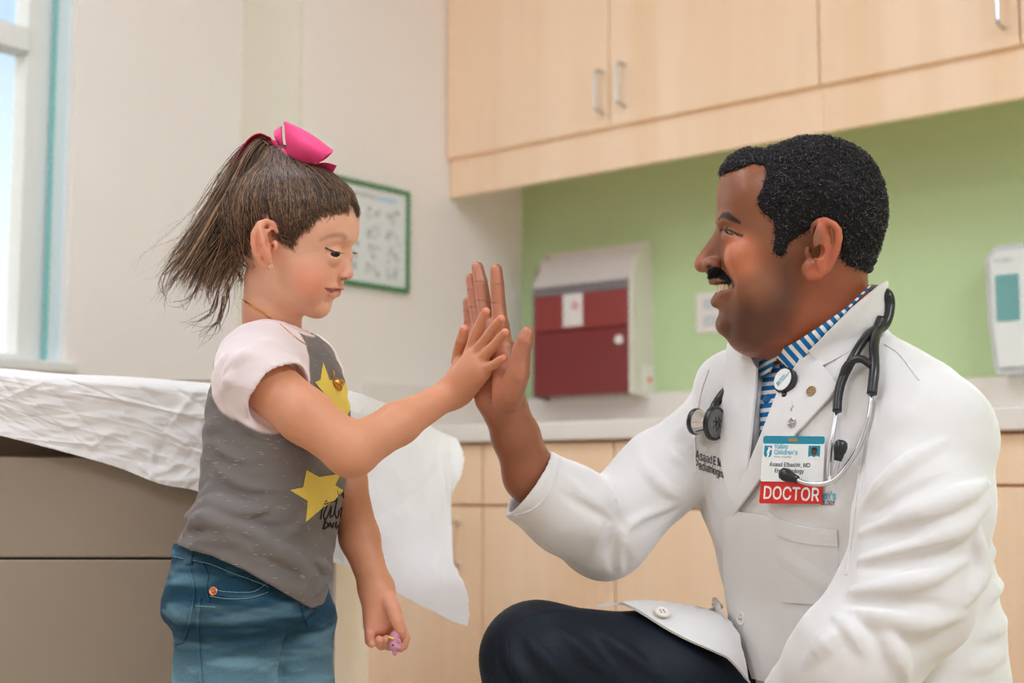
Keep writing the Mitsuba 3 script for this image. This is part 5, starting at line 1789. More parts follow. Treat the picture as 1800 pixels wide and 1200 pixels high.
col = col * (1 - .5 * foreside[:, None]) + np.array(lin(150, 90, 62)) * .5 * foreside[:, None]
# finger creases
cr = []
for pts, rad in m_fingers[:4]:
    for j in (1, 2):
        cr.append((pts[j], rad[j]))
for c_, r_ in cr:
    dz = np.abs((v - c_) @ np.array([0.1, 0, 1.0]))
    w_ = np.clip(1 - dz / .0011, 0, 1) * (np.linalg.norm(v - c_, axis=1) < r_ + .004) * inhand * .55
    col = col * (1 - w_[:, None]) + np.array(lin(96, 52, 40)) * w_[:, None]
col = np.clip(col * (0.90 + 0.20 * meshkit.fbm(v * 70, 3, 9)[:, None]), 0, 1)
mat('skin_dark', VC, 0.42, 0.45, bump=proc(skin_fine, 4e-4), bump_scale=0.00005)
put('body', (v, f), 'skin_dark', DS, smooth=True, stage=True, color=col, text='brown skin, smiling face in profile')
eyeball(mh_, m_eye, m_eyer, mh_.on_ball((0, 0, 0), 1.0, -0.66, -0.02), .0082, lin(30, 18, 14), lin(96, 76, 68), DS)  # eye whites darkened, their shading put into the colour

# teeth
mat('tooth', lin(228, 206, 176), 0.2, 0.6)
tt_ = []
for i in range(-5, 6):
    a_ = i * .235
    wdt_ = (.0031, .0027, .0030, .0028, .0029, .0029)[abs(i)]
    c_ = D(1263, 503) + np.array([-.026 * (1 - math.cos(a_)) , .0245 * math.sin(a_), .0004 * abs(i)])
    Rm = np.stack([np.array([math.cos(a_), math.sin(a_), 0]), np.array([-math.sin(a_), math.cos(a_), 0]), np.array([0, 0, 1.0])], 1)
    tq = trimesh.creation.icosphere(subdivisions=2).vertices
    tq = np.sign(tq) * np.abs(tq) ** .6 * [.0026, wdt_, .0062]
    put('tooth', trimesh.Trimesh(mh_.world(tq @ Rm.T + c_), trimesh.creation.icosphere(subdivisions=2).faces, process=False), 'tooth', DS, smooth=True, stage=True)

# moustache
mat('hair_black', VC, 0.75, 0.25)
mat('hair_curl', VC, 0.4, 0.45)
mou = [[(1247, 479), (1248, 472), (1256, 469), (1264, 470), (1272, 475), (1280, 484), (1286, 494), (1284, 497), (1276, 489), (1266, 484.5), (1255, 483)]]
g3 = np.random.default_rng(21)
from shapely.geometry import Polygon as Pg
from shapely import contains_xy
mp = Pg(mou[0]); cand = g3.uniform([1245, 467], [1288, 501], (5000, 2)); cand = cand[contains_xy(mp, cand[:, 0], cand[:, 1])][:1500]
rp = np.vstack([face_pts(mh_, man_lips, cand), np.stack([np.interp(g3.random(260), [0, 1], [D(1249, 478)[0], D(1251, 471)[0]]), g3.uniform(-.010, .010, 260), np.interp(g3.random(260), [0, 1], [D(1249, 481)[2], D(1249, 471)[2]])], 1)])
rp = rp[np.abs(man_lips(mh_.world(rp))) < .004]
rp2 = rp * [1, -1, 1]
rr = np.vstack([rp, rp2])
s_ = np.linspace(0, 1, 5)[None, :, None]
dirn = np.stack([np.full(len(rr), .25), .55 * np.sign(rr[:, 1]) * np.minimum(np.abs(rr[:, 1]) / .010, 1), np.full(len(rr), -.75)], 1) + g3.normal(0, .25, (len(rr), 3))
path = rr[:, None] + dirn[:, None] * s_ * .0042 + np.array([.0016, 0, 0]) * np.sin(s_ * np.pi) + np.sign(rr[:, None, 1:2]) * np.array([0, .0010, 0]) * np.sin(s_ * np.pi)
vv, ff, who = fibres(mh_.world(path.reshape(-1, 3)).reshape(-1, 5, 3), np.array([.00045, .00045, .0004, .0003, .0001]))
mat('hair_jet', lin(20, 16, 16), 0.5, 0.35)
put('moustache', (vv, ff), 'hair_jet', DS, smooth=True, stage=True, kind='stuff', text='trimmed black moustache')

# short curly hair
def man_hair(P):
    L = sym(mh_.local(P))
    reg = poly_sdf(L[:, [0, 2]], mh_poly)
    th = .0022 + .0068 * np.clip(-reg / .035, 0, 1) ** .8
    n1 = meshkit.noise(L * 210, 1) - .5
    n2 = meshkit.noise(L * 430 + 9, 2) - .5
    d = smin(man_base(P), neck_sdf(P), .028) - th - (.0042 * n1 + .0020 * n2) * np.clip(-reg / .02, .2, 1)
    return smax(d, reg + .003 * n1, .003)


hv, hf = surface(man_hair, mh_.o - [.12, .12, .08], mh_.o + [.12, .12, .15], .0020)
hcol = np.array(lin(26, 23, 25)) * (0.6 + 0.8 * meshkit.noise(mh_.local(hv) * 300))[:, None]
mhair = put('hair', (hv, hf), 'hair_black', DS, smooth=True, stage=True, color=hcol, text='short tightly curled black hair')
HLv = mh_.local(hv)
pick = g3.choice(len(hv), 14000)
base_p, base_n = hv[pick], None
base_n = normals_of(man_base, base_p, 2e-3)
t1 = np.cross(base_n, g3.normal(0, 1, base_n.shape)); t1 /= np.linalg.norm(t1, axis=1, keepdims=True)
t2 = np.cross(base_n, t1)
ph = np.linspace(0, 2 * np.pi * .8, 9)[None, :, None]
rc = g3.uniform(.0012, .0026, (len(pick), 1, 1))
path = base_p[:, None] - base_n[:, None] * .0002 + rc * ((1 - np.cos(ph)) * t1[:, None] + np.sin(ph) * base_n[:, None] * 1.1 + .25 * ph * t2[:, None] * .5)
vv, ff, who = fibres(path, np.array([.00034] * 8 + [.0001]))
tn = g3.random(len(pick)) ** 5
ccol = np.array(lin(24, 21, 23)) * (1 - tn[:, None]) + np.array(lin(120, 116, 118)) * tn[:, None]
put('curls', (vv, ff), 'hair_curl', mhair, smooth=True, stage=True, kind='stuff', color=ccol[who])
# ---- his coat
ct = Frame(1490, 850, 1.78, 42, -1)
trunk_rows = [(590, 1390, 1560, 1.2), (612, 1345, 1590, 1.35), (640, 1300, 1620, 1.5), (675, 1268, 1650, 1.6), (720, 1240, 1672, 1.55), (800, 1226, 1695, 1.45), (900, 1228, 1714, 1.4), (1000, 1258, 1726, 1.35), (1060, 1274, 1734, 1.35), (1120, 1280, 1742, 1.35), (1200, 1284, 1748, 1.35), (1290, 1284, 1752, 1.35)]
m_trunk = Loft(ct, trunk_rows, 2.4)
NSH, NEL, NWR = Q(1664, 722, 1.605), Q(1622, 1035, 1.545), Q(1420, 1250, 1.50)
SLEEVE = [Q(1612, 712, 1.645), Q(1640, 765, 1.605), Q(1624, 900, 1.565), Q(1596, 1040, 1.545), Q(1500, 1160, 1.535), Q(1412, 1246, 1.585)]
SLEEVE_R = [.060, .067, .0715, .071, .064, .054]
FSLEEVE = [Q(1300, 715, 1.875), Q(1268, 752, 1.868), Q(1160, 835, 1.84), Q(1062, 935, 1.80), Q(1000, 895, 1.762), Q(922, 846, 1.728)]
FSLEEVE_R = [.054, .056, .0555, .0595, .0555, .0500]
CUFF_C = Q(930, 846, 1.732); CUFF_N = Q(930, 846, 1.732) - Q(1035, 925, 1.79); CUFF_N = np.array([-.80, -.16, .57]); CUFF_N /= np.linalg.norm(CUFF_N)


def coat_sleeve_far(P):
    return smax(chain(P, FSLEEVE, FSLEEVE_R, .02), (P - CUFF_C) @ CUFF_N, .003)


def coat_core(P):
    d = m_trunk(P)
    d = smin(d, cone(P, Q(1455, 640, 1.77), Q(1606, 704, 1.65), .056, .054), .05)
    d = smin(d, cone(P, Q(1455, 640, 1.78), Q(1298, 684, 1.86), .058, .058), .05)
    d = smin(d, coat_sleeve_far(P), .018)
    return smin(d, chain(P, SLEEVE, SLEEVE_R, .03), .005)


coat_folds = [
    # near sleeve: long drag folds sweeping down to the chest
    ([(1660, 776), (1600, 812), (1550, 852), (1518, 890)], .011, .1), ([(1736, 846), (1690, 872), (1620, 898), (1516, 938)], .013, .02), ([(1738, 885), (1690, 925), (1610, 962), (1512, 985)], .013, .02),
    ([(1700, 985), (1640, 1012), (1570, 1030), (1498, 1040)], .013, .05), ([(1486, 1076), (1540, 1083), (1620, 1096), (1700, 1082)], .017, .25), ([(1545, 1090), (1572, 1140), (1592, 1195)], .013, .1), ([(1480, 1100), (1450, 1130), (1410, 1170)], .013, .4),
    ([(1716, 930), (1722, 1000), (1700, 1060)], .014, .05), ([(1470, 1085), (1500, 1110), (1520, 1150)], .010, .05), ([(1620, 690), (1580, 740), (1545, 800)], .009, .65),
    # back of the coat under the arm
    ([(1758, 930), (1748, 960), (1738, 990)], .010, .5), ([(1768, 1010), (1750, 1040), (1725, 1070)], .012, .45), ([(1774, 1080), (1750, 1105), (1710, 1125)], .012, .45), ([(1780, 1140), (1740, 1160), (1690, 1180)], .012, .45),
    # far sleeve
    ([(1062, 838), (1072, 880), (1090, 930)], .013, .35), ([(1120, 800), (1160, 850), (1205, 880)], .012, .4), ([(1075, 940), (1130, 915), (1200, 880)], .012, .45), ([(985, 830), (1030, 870), (1075, 905)], .010, .5), ([(1100, 925), (1100, 970), (1090, 1005)], .011, .5),
    ([(1055, 900), (1050, 940), (1040, 985)], .009, .55), ([(1160, 760), (1185, 800), (1212, 820)], .010, .5),
    # far front
    ([(1225, 900), (1250, 960), (1268, 1030)], .011, .5), ([(1240, 870), (1262, 940), (1280, 1010)], .009, .55), ([(1218, 640), (1225, 700), (1222, 780)], .009, .55),
]
coat_grooves = [([(1070, 856), (1080, 893), (1098, 928)], 0.0104), ([(1112, 934), (1150, 918), (1190, 898)], 0.0080), ([(988, 866), (1028, 893), (1058, 908), (1078, 918)], 0.0067), ([(1080, 932), (1076, 968), (1078, 1004)], 0.0080), ([(1100, 960), (1106, 985), (1104, 1005)], 0.0072),
    ([(1524, 760), (1516, 830), (1508, 900)], 0.0072), ([(1530, 905), (1600, 868), (1660, 838)], 0.0064), ([(1516, 1000), (1600, 985), (1690, 950)], 0.0080), ([(1490, 1062), (1560, 1062), (1650, 1060)], 0.0088), ([(1232, 880), (1244, 940), (1260, 1000)], 0.0056)]
coat_fold = grooves(folds(coat_core, coat_folds, .006), coat_grooves, .006)


def coat_sol(P):
    n1 = meshkit.noise(P * [16, 16, 26] + P[:, [2, 0, 1]] * [18, 0, -14], 5) - .5
    return coat_fold(P) - .0050 * n1 * np.clip(((P - CUFF_C) @ -CUFF_N - .03) / .06, 0.1, 1)




def coat_front(P):
    d = m_trunk(P)
    d = smin(d, cone(P, Q(1455, 640, 1.77), Q(1606, 704, 1.65), .056, .054), .05)
    return smin(d, cone(P, Q(1455, 640, 1.78), Q(1298, 684, 1.86), .058, .058), .05)


V_px = [(1338, 560), (1336, 650), (1331, 712), (1326, 770), (1325, 818), (1352, 762), (1378, 690), (1424, 616), (1490, 545), (1490, 520), (1400, 520)]
vp, vn = hits(m_trunk, [1336, 1331, 1326, 1325, 1352, 1378, 1412], [655, 712, 770, 820, 762, 690, 636])
VL = ct.local(vp)
V_poly = np.vstack([[VL[0, 1] - .0, .30], VL[:, [1, 2]], [VL[-1, 1] - .09, .30]])
FPN = Q(1300, 1150, 1.7)


def coat_sdf(P):
    d = coat_sol(P)
    L = ct.local(P)
    front = np.maximum(poly_sdf(L[:, [1, 2]], V_poly), .0 - L[:, 0])
    d = smax(d, -front, .004)
    # hollow cuff
    d = smax(d, -np.maximum(chain(P, [FSLEEVE[3], FSLEEVE[4], Q(905, 834, 1.722)], [.046, .0450, .0425]), -((P - CUFF_C) @ CUFF_N + .075)), .003)
    # neck
    d = smax(d, -cone(P, Q(1440, 520, 1.752), Q(1452, 680, 1.775), .070, .066), .005)
    z = (P - ct.o) @ ct.U
    return smax(d, (850 - 1280) * ct.k - z, .004)


cv, cf = surface(coat_sdf, [-.02, 1.38, .40], [.72, 2.05, 1.00], .0033)
cv = relax(cv, cf, 2)


def weave(p, n, uv):
    return mikit.noise(p.x * 900, p.y * 900, p.z * 900)


mat('coat_white', lin(216, 214, 212), 0.75, 0.2, bump=proc(weave, 5e-4), bump_scale=0.0001, sheen=0.2)
mat('coat_inner', lin(208, 198, 186), 0.8, 0.15)
coat = put('coat', (cv, cf), 'coat_white', DS, smooth=True, stage=True, text='white doctor coat with lapels, rolled at the raised cuff')


def on_coat(name, poly, lift, thick, m='coat_white', size=7, base=None, **kw):
    return put(name, patch(base or coat_front, poly, size, lift, thick), m, kw.pop('parent', coat), stage=True, smooth=40, **kw)


# collar and lapels stand on a surface that joins neck and coat
def collar_base(P):
    return smin(neck_sdf(P) - .0155, m_trunk(P), .030)


def curl(poly, edge, amount, width):
    from shapely.geometry import LineString, Point
    ln = LineString(edge)
    def fn(px, py):
        dd = np.array([ln.distance(Point(a, b)) for a, b in zip(px, py)])
        return amount * np.exp(-(dd / width) ** 2)
    return fn


lap = [(1424, 614), (1478, 680), (1462, 702), (1404, 764), (1360, 822), (1318, 880), (1299, 905), (1287, 918), (1300, 880), (1330, 812), (1350, 764), (1379, 690), (1400, 652)]
put('lapel', patch(coat_front, lap, 7, .0035, .0035, extra=curl(lap, [(1379, 690), (1350, 764), (1330, 812), (1300, 880)], .005, 26)), 'coat_white', coat, stage=True, smooth=40)
col_ = [(1548, 494), (1532, 502), (1490, 541), (1450, 583), (1424, 614), (1446, 646), (1470, 634), (1496, 619), (1514, 606), (1532, 590), (1546, 540), (1552, 512)]
put('collar', patch(collar_base, col_, 7, .0045, .0035, extra=curl(col_, [(1532, 502), (1490, 541), (1450, 583), (1424, 614)], .004, 18)), 'coat_white', coat, stage=True, smooth=40)
flap_ = [(1287, 596), (1312, 612), (1343, 652), (1339, 712), (1334, 770), (1329, 818), (1318, 850), (1300, 880), (1290, 874), (1276, 815), (1274, 745), (1281, 657), (1283, 612)]
put('lapel', patch(coat_front, flap_, 7, .0045, .0035, extra=curl(flap_, [(1343, 652), (1339, 712), (1334, 770), (1329, 818)], .006, 20)), 'coat_white', coat, stage=True, smooth=40)
fc_ = [(1290, 596), (1312, 606), (1330, 622), (1338, 650), (1322, 640), (1302, 618)]
# near front panel with its free edge
fp_ = [(1299, 897), (1286, 912), (1283, 950), (1282, 985), (1285, 1040), (1292, 1079), (1284, 1120), (1281, 1155), (1288, 1174), (1330, 1192), (1400, 1212), (1430, 1212), (1430, 1080), (1425, 960), (1345, 905)]
fp_curl = curl(fp_, [(1286, 912), (1283, 950), (1282, 985), (1285, 1040), (1292, 1079)], .004, 22)
fp_lift = lambda px, py: fp_curl(px, py) - .0080 * np.clip((px - 1330) / 70, 0, 1)
put('front_panel', patch(coat_front, fp_, 9, .0030, .0030, extra=fp_lift), 'coat_white', coat, stage=True, smooth=40)
on_coat('pocket', [(1352, 900), (1372, 912), (1397, 922), (1432, 928), (1472, 931), (1474, 990), (1464, 1064), (1348, 1056), (1345, 980)], .0002, .0010)
on_coat('pocket_welt', [(1352, 900), (1372, 912), (1397, 922), (1432, 928), (1472, 931), (1474, 960), (1436, 957), (1398, 951), (1370, 941), (1349, 930)], .0010, .0016)
# seams
for ln_ in ([(1556, 606), (1580, 622), (1604, 652), (1616, 668)], [(1534, 672), (1523, 760), (1508, 850), (1500, 930), (1488, 1010)], [(1246, 650), (1230, 700), (1222, 760), (1222, 830)]):
    put('seam', stroke_print(coat_sol, [ln_], .0011, .0010), 'coat_white', coat, stage=True, smooth=True)
put('seam', stroke_print(coat_sol, [[(985, 806), (968, 858), (940, 892), (905, 905)]], .0010, .0012), 'coat_white', coat, stage=True, smooth=True)
# cuff lip
mat('button_cream', lin(226, 220, 210), 0.25, 0.5)


def button(px, py, base, parent, m='button_cream', r=.0112, lift=.006):
    p, n = hits(base, [px], [py])
    R = frame(n[0])
    body = lathe([(0, -.001), (r, -.001), (r, .0012), (r * .86, .0024), (r * .72, .0014), (0, .0014)], 32)
    k = put('button', moved(body, R, p[0] + n[0] * lift), m, parent, stage=True, smooth=30, text='round cream button' if m == 'button_cream' else None)
    th_ = [moved(lathe([(0, 0), (r * .10, 0), (r * .10, .0006), (0, .0006)], 10), R, p[0] + n[0] * (lift + .0014) + R @ np.array([a * r * .22, b * r * .22, 0])) for a in (-1, 1) for b in (-1, 1)]
    put('hole', cat(*th_), 'taupe_dark', k, stage=True, smooth=30, kind='stuff')
    return k


button(1310, 1083, coat_sol, coat)

# shirt under the coat
mat('stripe_knit', {'type': 'proc', 'fn': 'x'} if False else proc(lambda p, n, uv: mikit.mix(lin(232, 230, 228), lin(28, 108, 168), mikit.smoothstep(0.42, 0.5, dr.abs(uv.x - dr.floor(uv.x) - 0.5) * 2))), 0.8, 0.2, sheen=0.2)


def polo(P):
    d = m_trunk(P, -.0075)
    return smin(d, neck_sdf(P) - .004, .020)


PP = Q(1440, 560, 1.755)


def polo_cut(P):
    d = smax(polo(P), (P - Q(1400, 598, 1.70)) @ np.array([.30, -.25, .92]) - .012, .004)
    L = ct.local(P)
    return np.maximum(np.maximum(d, -.06 - L[:, 2]), -(polo(P) + .012))


pv, pf = surface(polo_cut, [.10, 1.50, .60], [.56, 1.95, 1.02], .0035)
pz = (pv - ct.o) @ ct.U
uvx = (pz + .004 * meshkit.noise(pv * 30, 4)) / .0108
polo_k = put('shirt', (relax(pv, pf, 2), pf), 'stripe_knit', DS, smooth=True, stage=True, uv=np.stack([uvx, pz * 0], 1), text='blue and white striped polo shirt')


def striped(name, base, poly, axis, period, lift, thick, parent, size=6, extra=None):
    pts, tri = poly_mesh(poly, size)
    p, n = hits(base, pts[:, 0], pts[:, 1], snap=True)
    tri = tri[:, ::-1]
    n = smooth_on(p, tri, n, 6); n /= np.linalg.norm(n, axis=1, keepdims=True)
    l = lift + (extra(pts[:, 0], pts[:, 1]) if extra is not None else 0)
    p = p + n * (np.asarray(l)[:, None] if np.ndim(l) else l)
    v_, f_ = thicken(p, tri, n, thick)
    u_ = (pts @ (np.asarray(axis, float) / np.linalg.norm(axis))) / period
    return put(name, (v_, f_), 'stripe_knit', parent, stage=True, smooth=True, uv=np.stack([np.r_[u_, u_], np.r_[u_, u_] * 0], 1))


striped('collar', collar_base, [(1531, 500), (1490, 539), (1440, 574), (1400, 600), (1370, 616), (1366, 626), (1392, 652), (1424, 616), (1452, 584), (1494, 541)], (1, -.86), 15.5, -.0010, .003, polo_k)
striped('collar', collar_base, [(1320, 612), (1335, 628), (1352, 632), (1368, 624), (1352, 655), (1340, 664), (1326, 640)], (.6, 1), 12, -.0015, .003, polo_k)
striped('placket', polo, [(1346, 640), (1372, 640), (1372, 690), (1364, 760), (1340, 800), (1338, 720)], (.12, 1), 15.0, .0012, .0016, polo_k)
mat('button_blue', lin(40, 104, 160), 0.3, 0.5)
button(1352, 703, polo, polo_k, 'button_blue', .0066, .0030)

# hem of the far front, thrown over the thigh
HIP2, KN2, AN2 = Q(1400, 1290, 1.84), Q(944, 1158, 1.715), Q(985, 1640, 1.80)
HIP1, KN1, AN1 = Q(1600, 1300, 1.72), Q(1380, 1690, 1.60), Q(1760, 1745, 1.72)


def slacks(P):
    d = chain(P, [HIP2, Q(1160, 1200, 1.775), KN2], [.100, .086, .0685], .03)
    d = smin(d, chain(P, [KN2, Q(955, 1300, 1.745), AN2], [.0685, .066, .050], .02), .02)
    e = chain(P, [HIP1, KN1, AN1], [.100, .072, .052], .02)
    return smin(smin(d, e, .02), ell(P, Q(1540, 1290, 1.78), (.16, .13, .10)), .03)


slack_folds = [([(890, 1130), (905, 1170), (950, 1230)], .012, .1), ([(925, 1115), (960, 1160), (1030, 1215)], .010, .15), ([(985, 1105), (1030, 1150), (1090, 1200)], .011, .15), ([(1040, 1100), (1090, 1140), (1160, 1190)], .011, .2), ([(868, 1150), (880, 1200), (900, 1240)], .010, .5), ([(905, 1090), (960, 1078), (1020, 1072)], .009, .6)]
slack_sol = folds(slacks, slack_folds, .007)
lv, lf = surface(slack_sol, [-.10, 1.40, .02], [.85, 2.05, .64], .005)
lv = relax(lv, lf, 2)


def twill(p, n, uv):
    return mikit.mix(lin(12, 20, 30), lin(18, 28, 40), mikit.noise(p.x * 900, p.y * 900, p.z * 300))


mat('navy_twill', proc(twill), 0.6, 0.25, sheen=0.25)
slk = put('trousers', (lv, lf), 'navy_twill', DS, smooth=True, stage=True, text='dark navy trousers')
put('seam', stroke_print(slack_sol, [[(895, 1125), (898, 1160), (915, 1200), (950, 1240)]], .0008, .001), 'navy_twill', slk, stage=True, smooth=True)


def drape_base(P):
    return smin(slack_sol(P), coat_sol(P), .03)


skirt = [(1048, 1059), (1085, 1058), (1150, 1061), (1210, 1068), (1236, 1066), (1262, 1058), (1290, 1060), (1300, 1110), (1286, 1150), (1300, 1200), (1310, 1212), (1262, 1168), (1185, 1124), (1120, 1088), (1085, 1070), (1062, 1063)]
sk = lambda px, py: .0005 + .012 * np.clip((px - 1060) / 200, 0, 1) + .003 * np.sin(px / 28.0)
put('coat_skirt', patch(drape_base, skirt, 8, .003, .0035, extra=sk), 'coat_white', coat, stage=True, smooth=40, text='far front of the coat lying over the raised thigh')
button(1160, 1094, drape_base, coat, r=.0100, lift=.016)

# shoes
mat('shoe_black', lin(24, 22, 22), 0.35, 0.5)
for c, yaw_ in ((AN2, 180), (AN1, 190)):
    fl = np.array([c[0], c[1], 0.0])
    if c is AN2:
        sh = lambda P: smax(smin(ell(P, fl + [-.07, 0, .03], (.15, .048, .055)), cone(P, fl + [0, 0, .04], fl + [0, 0, .12], .05, .052), .02), .0005 - P[:, 2], .003)
        a_, b_ = surface(sh, fl - [.26, .09, .02], fl + [.12, .09, .2], .008)
    else:
        sh = lambda P: smax(ell(P, fl + [.10, 0, .075], (.14, .05, .05)), .0005 - P[:, 2], .003)
        a_, b_ = surface(sh, fl - [.10, .09, .02], fl + [.28, .09, .16], .008)
    put('shoe', (relax(a_, b_, 2), b_), 'shoe_black', DS, smooth=True, stage=True)
# ------------------------------------------------------------------ what he wears loose: stethoscope, badge, reel, pin, name print
mat('rubber_black', lin(26, 26, 28), 0.32, 0.55)
mat('chrome', lin(222, 222, 226), 0.12, metal=1.0)
mat('steel', lin(196, 196, 200), 0.25, metal=1.0)
mat('disc_grey', lin(92, 92, 92), 0.4, 0.5)
outer_coat = lambda P: np.minimum(np.minimum(coat_sol(P), collar_base(P) - .0075), coat_front(P) - .006)
st = thing('stethoscope', "black and chrome stethoscope hung round the neck of the man in the white coat", 'stethoscope')


def on_outer(pts, lift, n=6, base=None, d0=1.2):
    q = spline([p[:2] for p in pts], n)
    lf = np.interp(np.linspace(0, len(pts) - 1, len(q)), range(len(pts)), [p[2] if len(p) > 2 else lift for p in pts])
    p, nn = hits(base or outer_coat, q[:, 0], q[:, 1], d0, snap=True)
    return ndimage.gaussian_filter1d(p + nn * lf[:, None], 1.2, axis=0, mode='nearest')


back = [Q(1462, 560, 1.86), Q(1500, 520, 1.855), Q(1535, 503, 1.83)]
main = np.vstack([spline(back, 5), on_outer([(1550, 510), (1557, 530), (1553, 560), (1541, 588), (1537, 616), (1540, 648), (1539, 668), (1535, 700)], .0062)])
main = ndimage.gaussian_filter1d(main, 1.5, axis=0, mode='nearest')
put('tube', tube(main, .0060, 14), 'rubber_black', st, stage=True, smooth=True)
br = on_outer([(1544, 556), (1532, 586), (1513, 614), (1499, 640), (1485, 668), (1477, 696), (1474, 728)], .0056)
put('tube', tube(br, .0056, 14), 'rubber_black', st, stage=True, smooth=True)
put('tube', tube(on_outer([(1484, 668, .006), (1494, 652, .011), (1508, 643, .013), (1522, 642, .012), (1537, 650, .007)], .008), .0048, 12), 'rubber_black', st, stage=True, smooth=True)
et1 = on_outer([(1535, 696, .006), (1534, 715, .007), (1529, 745, .011), (1513, 787, .013), (1492, 824, .014), (1475, 845, .016), (1454, 853, .018), (1432, 851, .020), (1414, 843, .022)], .01, base=coat_front)
put('ear_tube', tube(et1, .0030, 12), 'chrome', st, stage=True, smooth=True, text='curved chrome ear tube')
et2 = on_outer([(1474, 724, .006), (1472, 745, .008), (1468, 775, .011), (1465, 810, .012), (1464, 836, .013), (1467, 847, .014), (1473, 843, .016), (1478, 825, .018), (1482, 806, .019)], .01, base=coat_front)
put('ear_tube', tube(et2, .0032, 12), 'chrome', st, stage=True, smooth=True, text='straight chrome ear tube')
for e_, dr_ in ((et1[-1], et1[-1] - et1[-4]), (et2[-1], et2[-1] - et2[-4])):
    dr_ = dr_ / np.linalg.norm(dr_)
    put('ear_tip', moved(lathe([(0, -.004), (.0046, -.004), (.0052, .000), (.0062, .004), (.0078, .009), (.0082, .013), (.0070, .018), (.0040, .0205), (0, .021)], 24), frame(dr_, (0.1, 1, 0.2)), e_), 'rubber_black', st, stage=True, smooth=True, text='black rubber ear tip')
# chest piece on the far side of the chest
cc, cn = hits(coat_front, [1256], [744])
cc = cc[0] + np.array([-.012, -.026, 0])
ax = np.array([.72, -.68, -.10]); ax /= np.linalg.norm(ax)
R = frame(ax)
k = put('diaphragm', moved(lathe([(0, .0000), (.0200, .0000), (.0225, .0015), (.0225, .0060), (.0212, .0075), (.0190, .0078), (.0188, .0066), (0, .0066)], 40), R, cc + ax * .006), 'rubber_black', st, stage=True, smooth=35)
put('disc', moved(lathe([(0, .0066), (.0186, .0066), (.0186, .0072), (.0150, .0072), (.0148, .0078), (0, .0078)], 40), R, cc + ax * .006), 'disc_grey', k, stage=True, smooth=35)
lg = [tube([R @ np.array([a, b, .0142]) + cc for a, b in q], .0006, 6) for q in ([(-.008, -.006), (0, .002), (.008, -.004)], [(-.004, .008), (0, -.010)], [(.002, .009), (.006, .002), (.003, -.008)], [(-.009, .002), (.009, .004)])]
put('emblem', cat(*lg), 'rubber_black', k, stage=True, smooth=True)
put('bell', moved(lathe([(0, -.020), (.0150, -.020), (.0162, -.016), (.0120, -.006), (.0085, .002), (.0085, .006), (0, .006)], 36), R, cc), 'chrome', st, stage=True, smooth=35, text='polished metal bell')
put('rim', moved(lathe([(.0145, -.0225), (.0170, -.0225), (.0178, -.0195), (.0170, -.0165), (.0145, -.0165), (.0145, -.0225)], 36), R, cc), 'rubber_black', st, stage=True, smooth=35)
put('tube', tube(spline([cc + np.array([.002, 0, .006]), cc + np.array([.008, .002, .020]), *on_outer([(1268, 712, .010), (1273, 697, .007), (1280, 684, .001)], .008, n=2, base=coat_front)], 5), .0056, 12), 'rubber_black', st, stage=True, smooth=True)

# badge reel
rl = thing('badge_reel', 'round black and white badge reel clipped to the lapel of the white coat', 'badge reel')
rp_, rn_ = hits(coat_front, [1393], [676])
rc_ = rp_[0] + rn_[0] * .008
R = frame(rn_[0] + np.array([-.35, -.2, 0]))
put('case', moved(lathe([(0, 0), (.0150, 0), (.0165, .0015), (.0165, .0085), (.0150, .0100), (0, .0100)], 36), R, rc_), 'rubber_black', rl, stage=True, smooth=35)
mat('print_card', lin(226, 228, 226), 0.35, 0.5)
mat('print_teal', lin(30, 132, 156), 0.45, 0.4)
mat('print_teal_pale', lin(96, 166, 190), 0.45, 0.4)
mat('card_red', lin(206, 40, 30), 0.4, 0.4)
mat('ink_black', lin(40, 40, 44), 0.5, 0.3)
fc = put('face', moved(lathe([(0, .0100), (.0142, .0100), (.0142, .0106), (0, .0110)], 36), R, rc_), 'print_card', rl, stage=True, smooth=35, text='white face with teal print')


def flat_text(s_, origin, ex, ey, nz, hgt, m, parent, bold=False, lift=.0004, squeeze=1.0, **kw):
    xy, tri = text_flat(s_, bold)
    u_, inv = np.unique(tri, return_inverse=True)
    P = origin + (xy[u_, :1] * squeeze * ex + xy[u_, 1:] * ey) * hgt + nz * lift
    v_, f_ = thicken(P, inv.reshape(tri.shape)[:, ::-1], np.tile(nz, (len(P), 1)), .0002)
    return put(kw.pop('name', 'lettering'), (v_, f_), m, parent, stage=True, smooth=False, **kw)


ca, sa = math.cos(math.radians(48)), math.sin(math.radians(48))
ex, ey = R @ np.array([ca, sa, 0]), R @ np.array([-sa, ca, 0])
nz = R[:, 2]
o_ = rc_ + nz * .0110
flat_text('Valley', o_ - ex * .0050 + ey * .0006, ex, ey, nz, .0030, 'print_teal_pale', fc)
flat_text("Children's", o_ - ex * .0050 - ey * .0034, ex, ey, nz, .0030, 'print_teal_pale', fc)
flat_text("D", o_ - ex * .0098 - ey * .0020, ex, ey, nz, .0048, 'print_teal', fc, bold=True, name='emblem')
put('neck', blob(rc_ + R @ np.array([.003, -.0185, .004]), (.0042, .0042, .0042), sub=3), 'rubber_black', rl, stage=True, smooth=True)
c1, n1 = hits(coat_front, [1401, 1402, 1401, 1399], [706, 716, 722, 730])
put('clip', tube([rc_ + R @ np.array([.003, -.0205, .004]), c1[0] + n1[0] * .007 + [-.002, 0, 0], c1[1] + n1[1] * .007 + [-.002, 0, 0]], .0006, 6), 'steel', rl, stage=True, smooth=True)
put('clip', tube([rc_ + R @ np.array([.005, -.0205, .004]), c1[0] + n1[0] * .007 + [.002, 0, 0], c1[1] + n1[1] * .007 + [.002, 0, 0]], .0006, 6), 'steel', rl, stage=True, smooth=True)
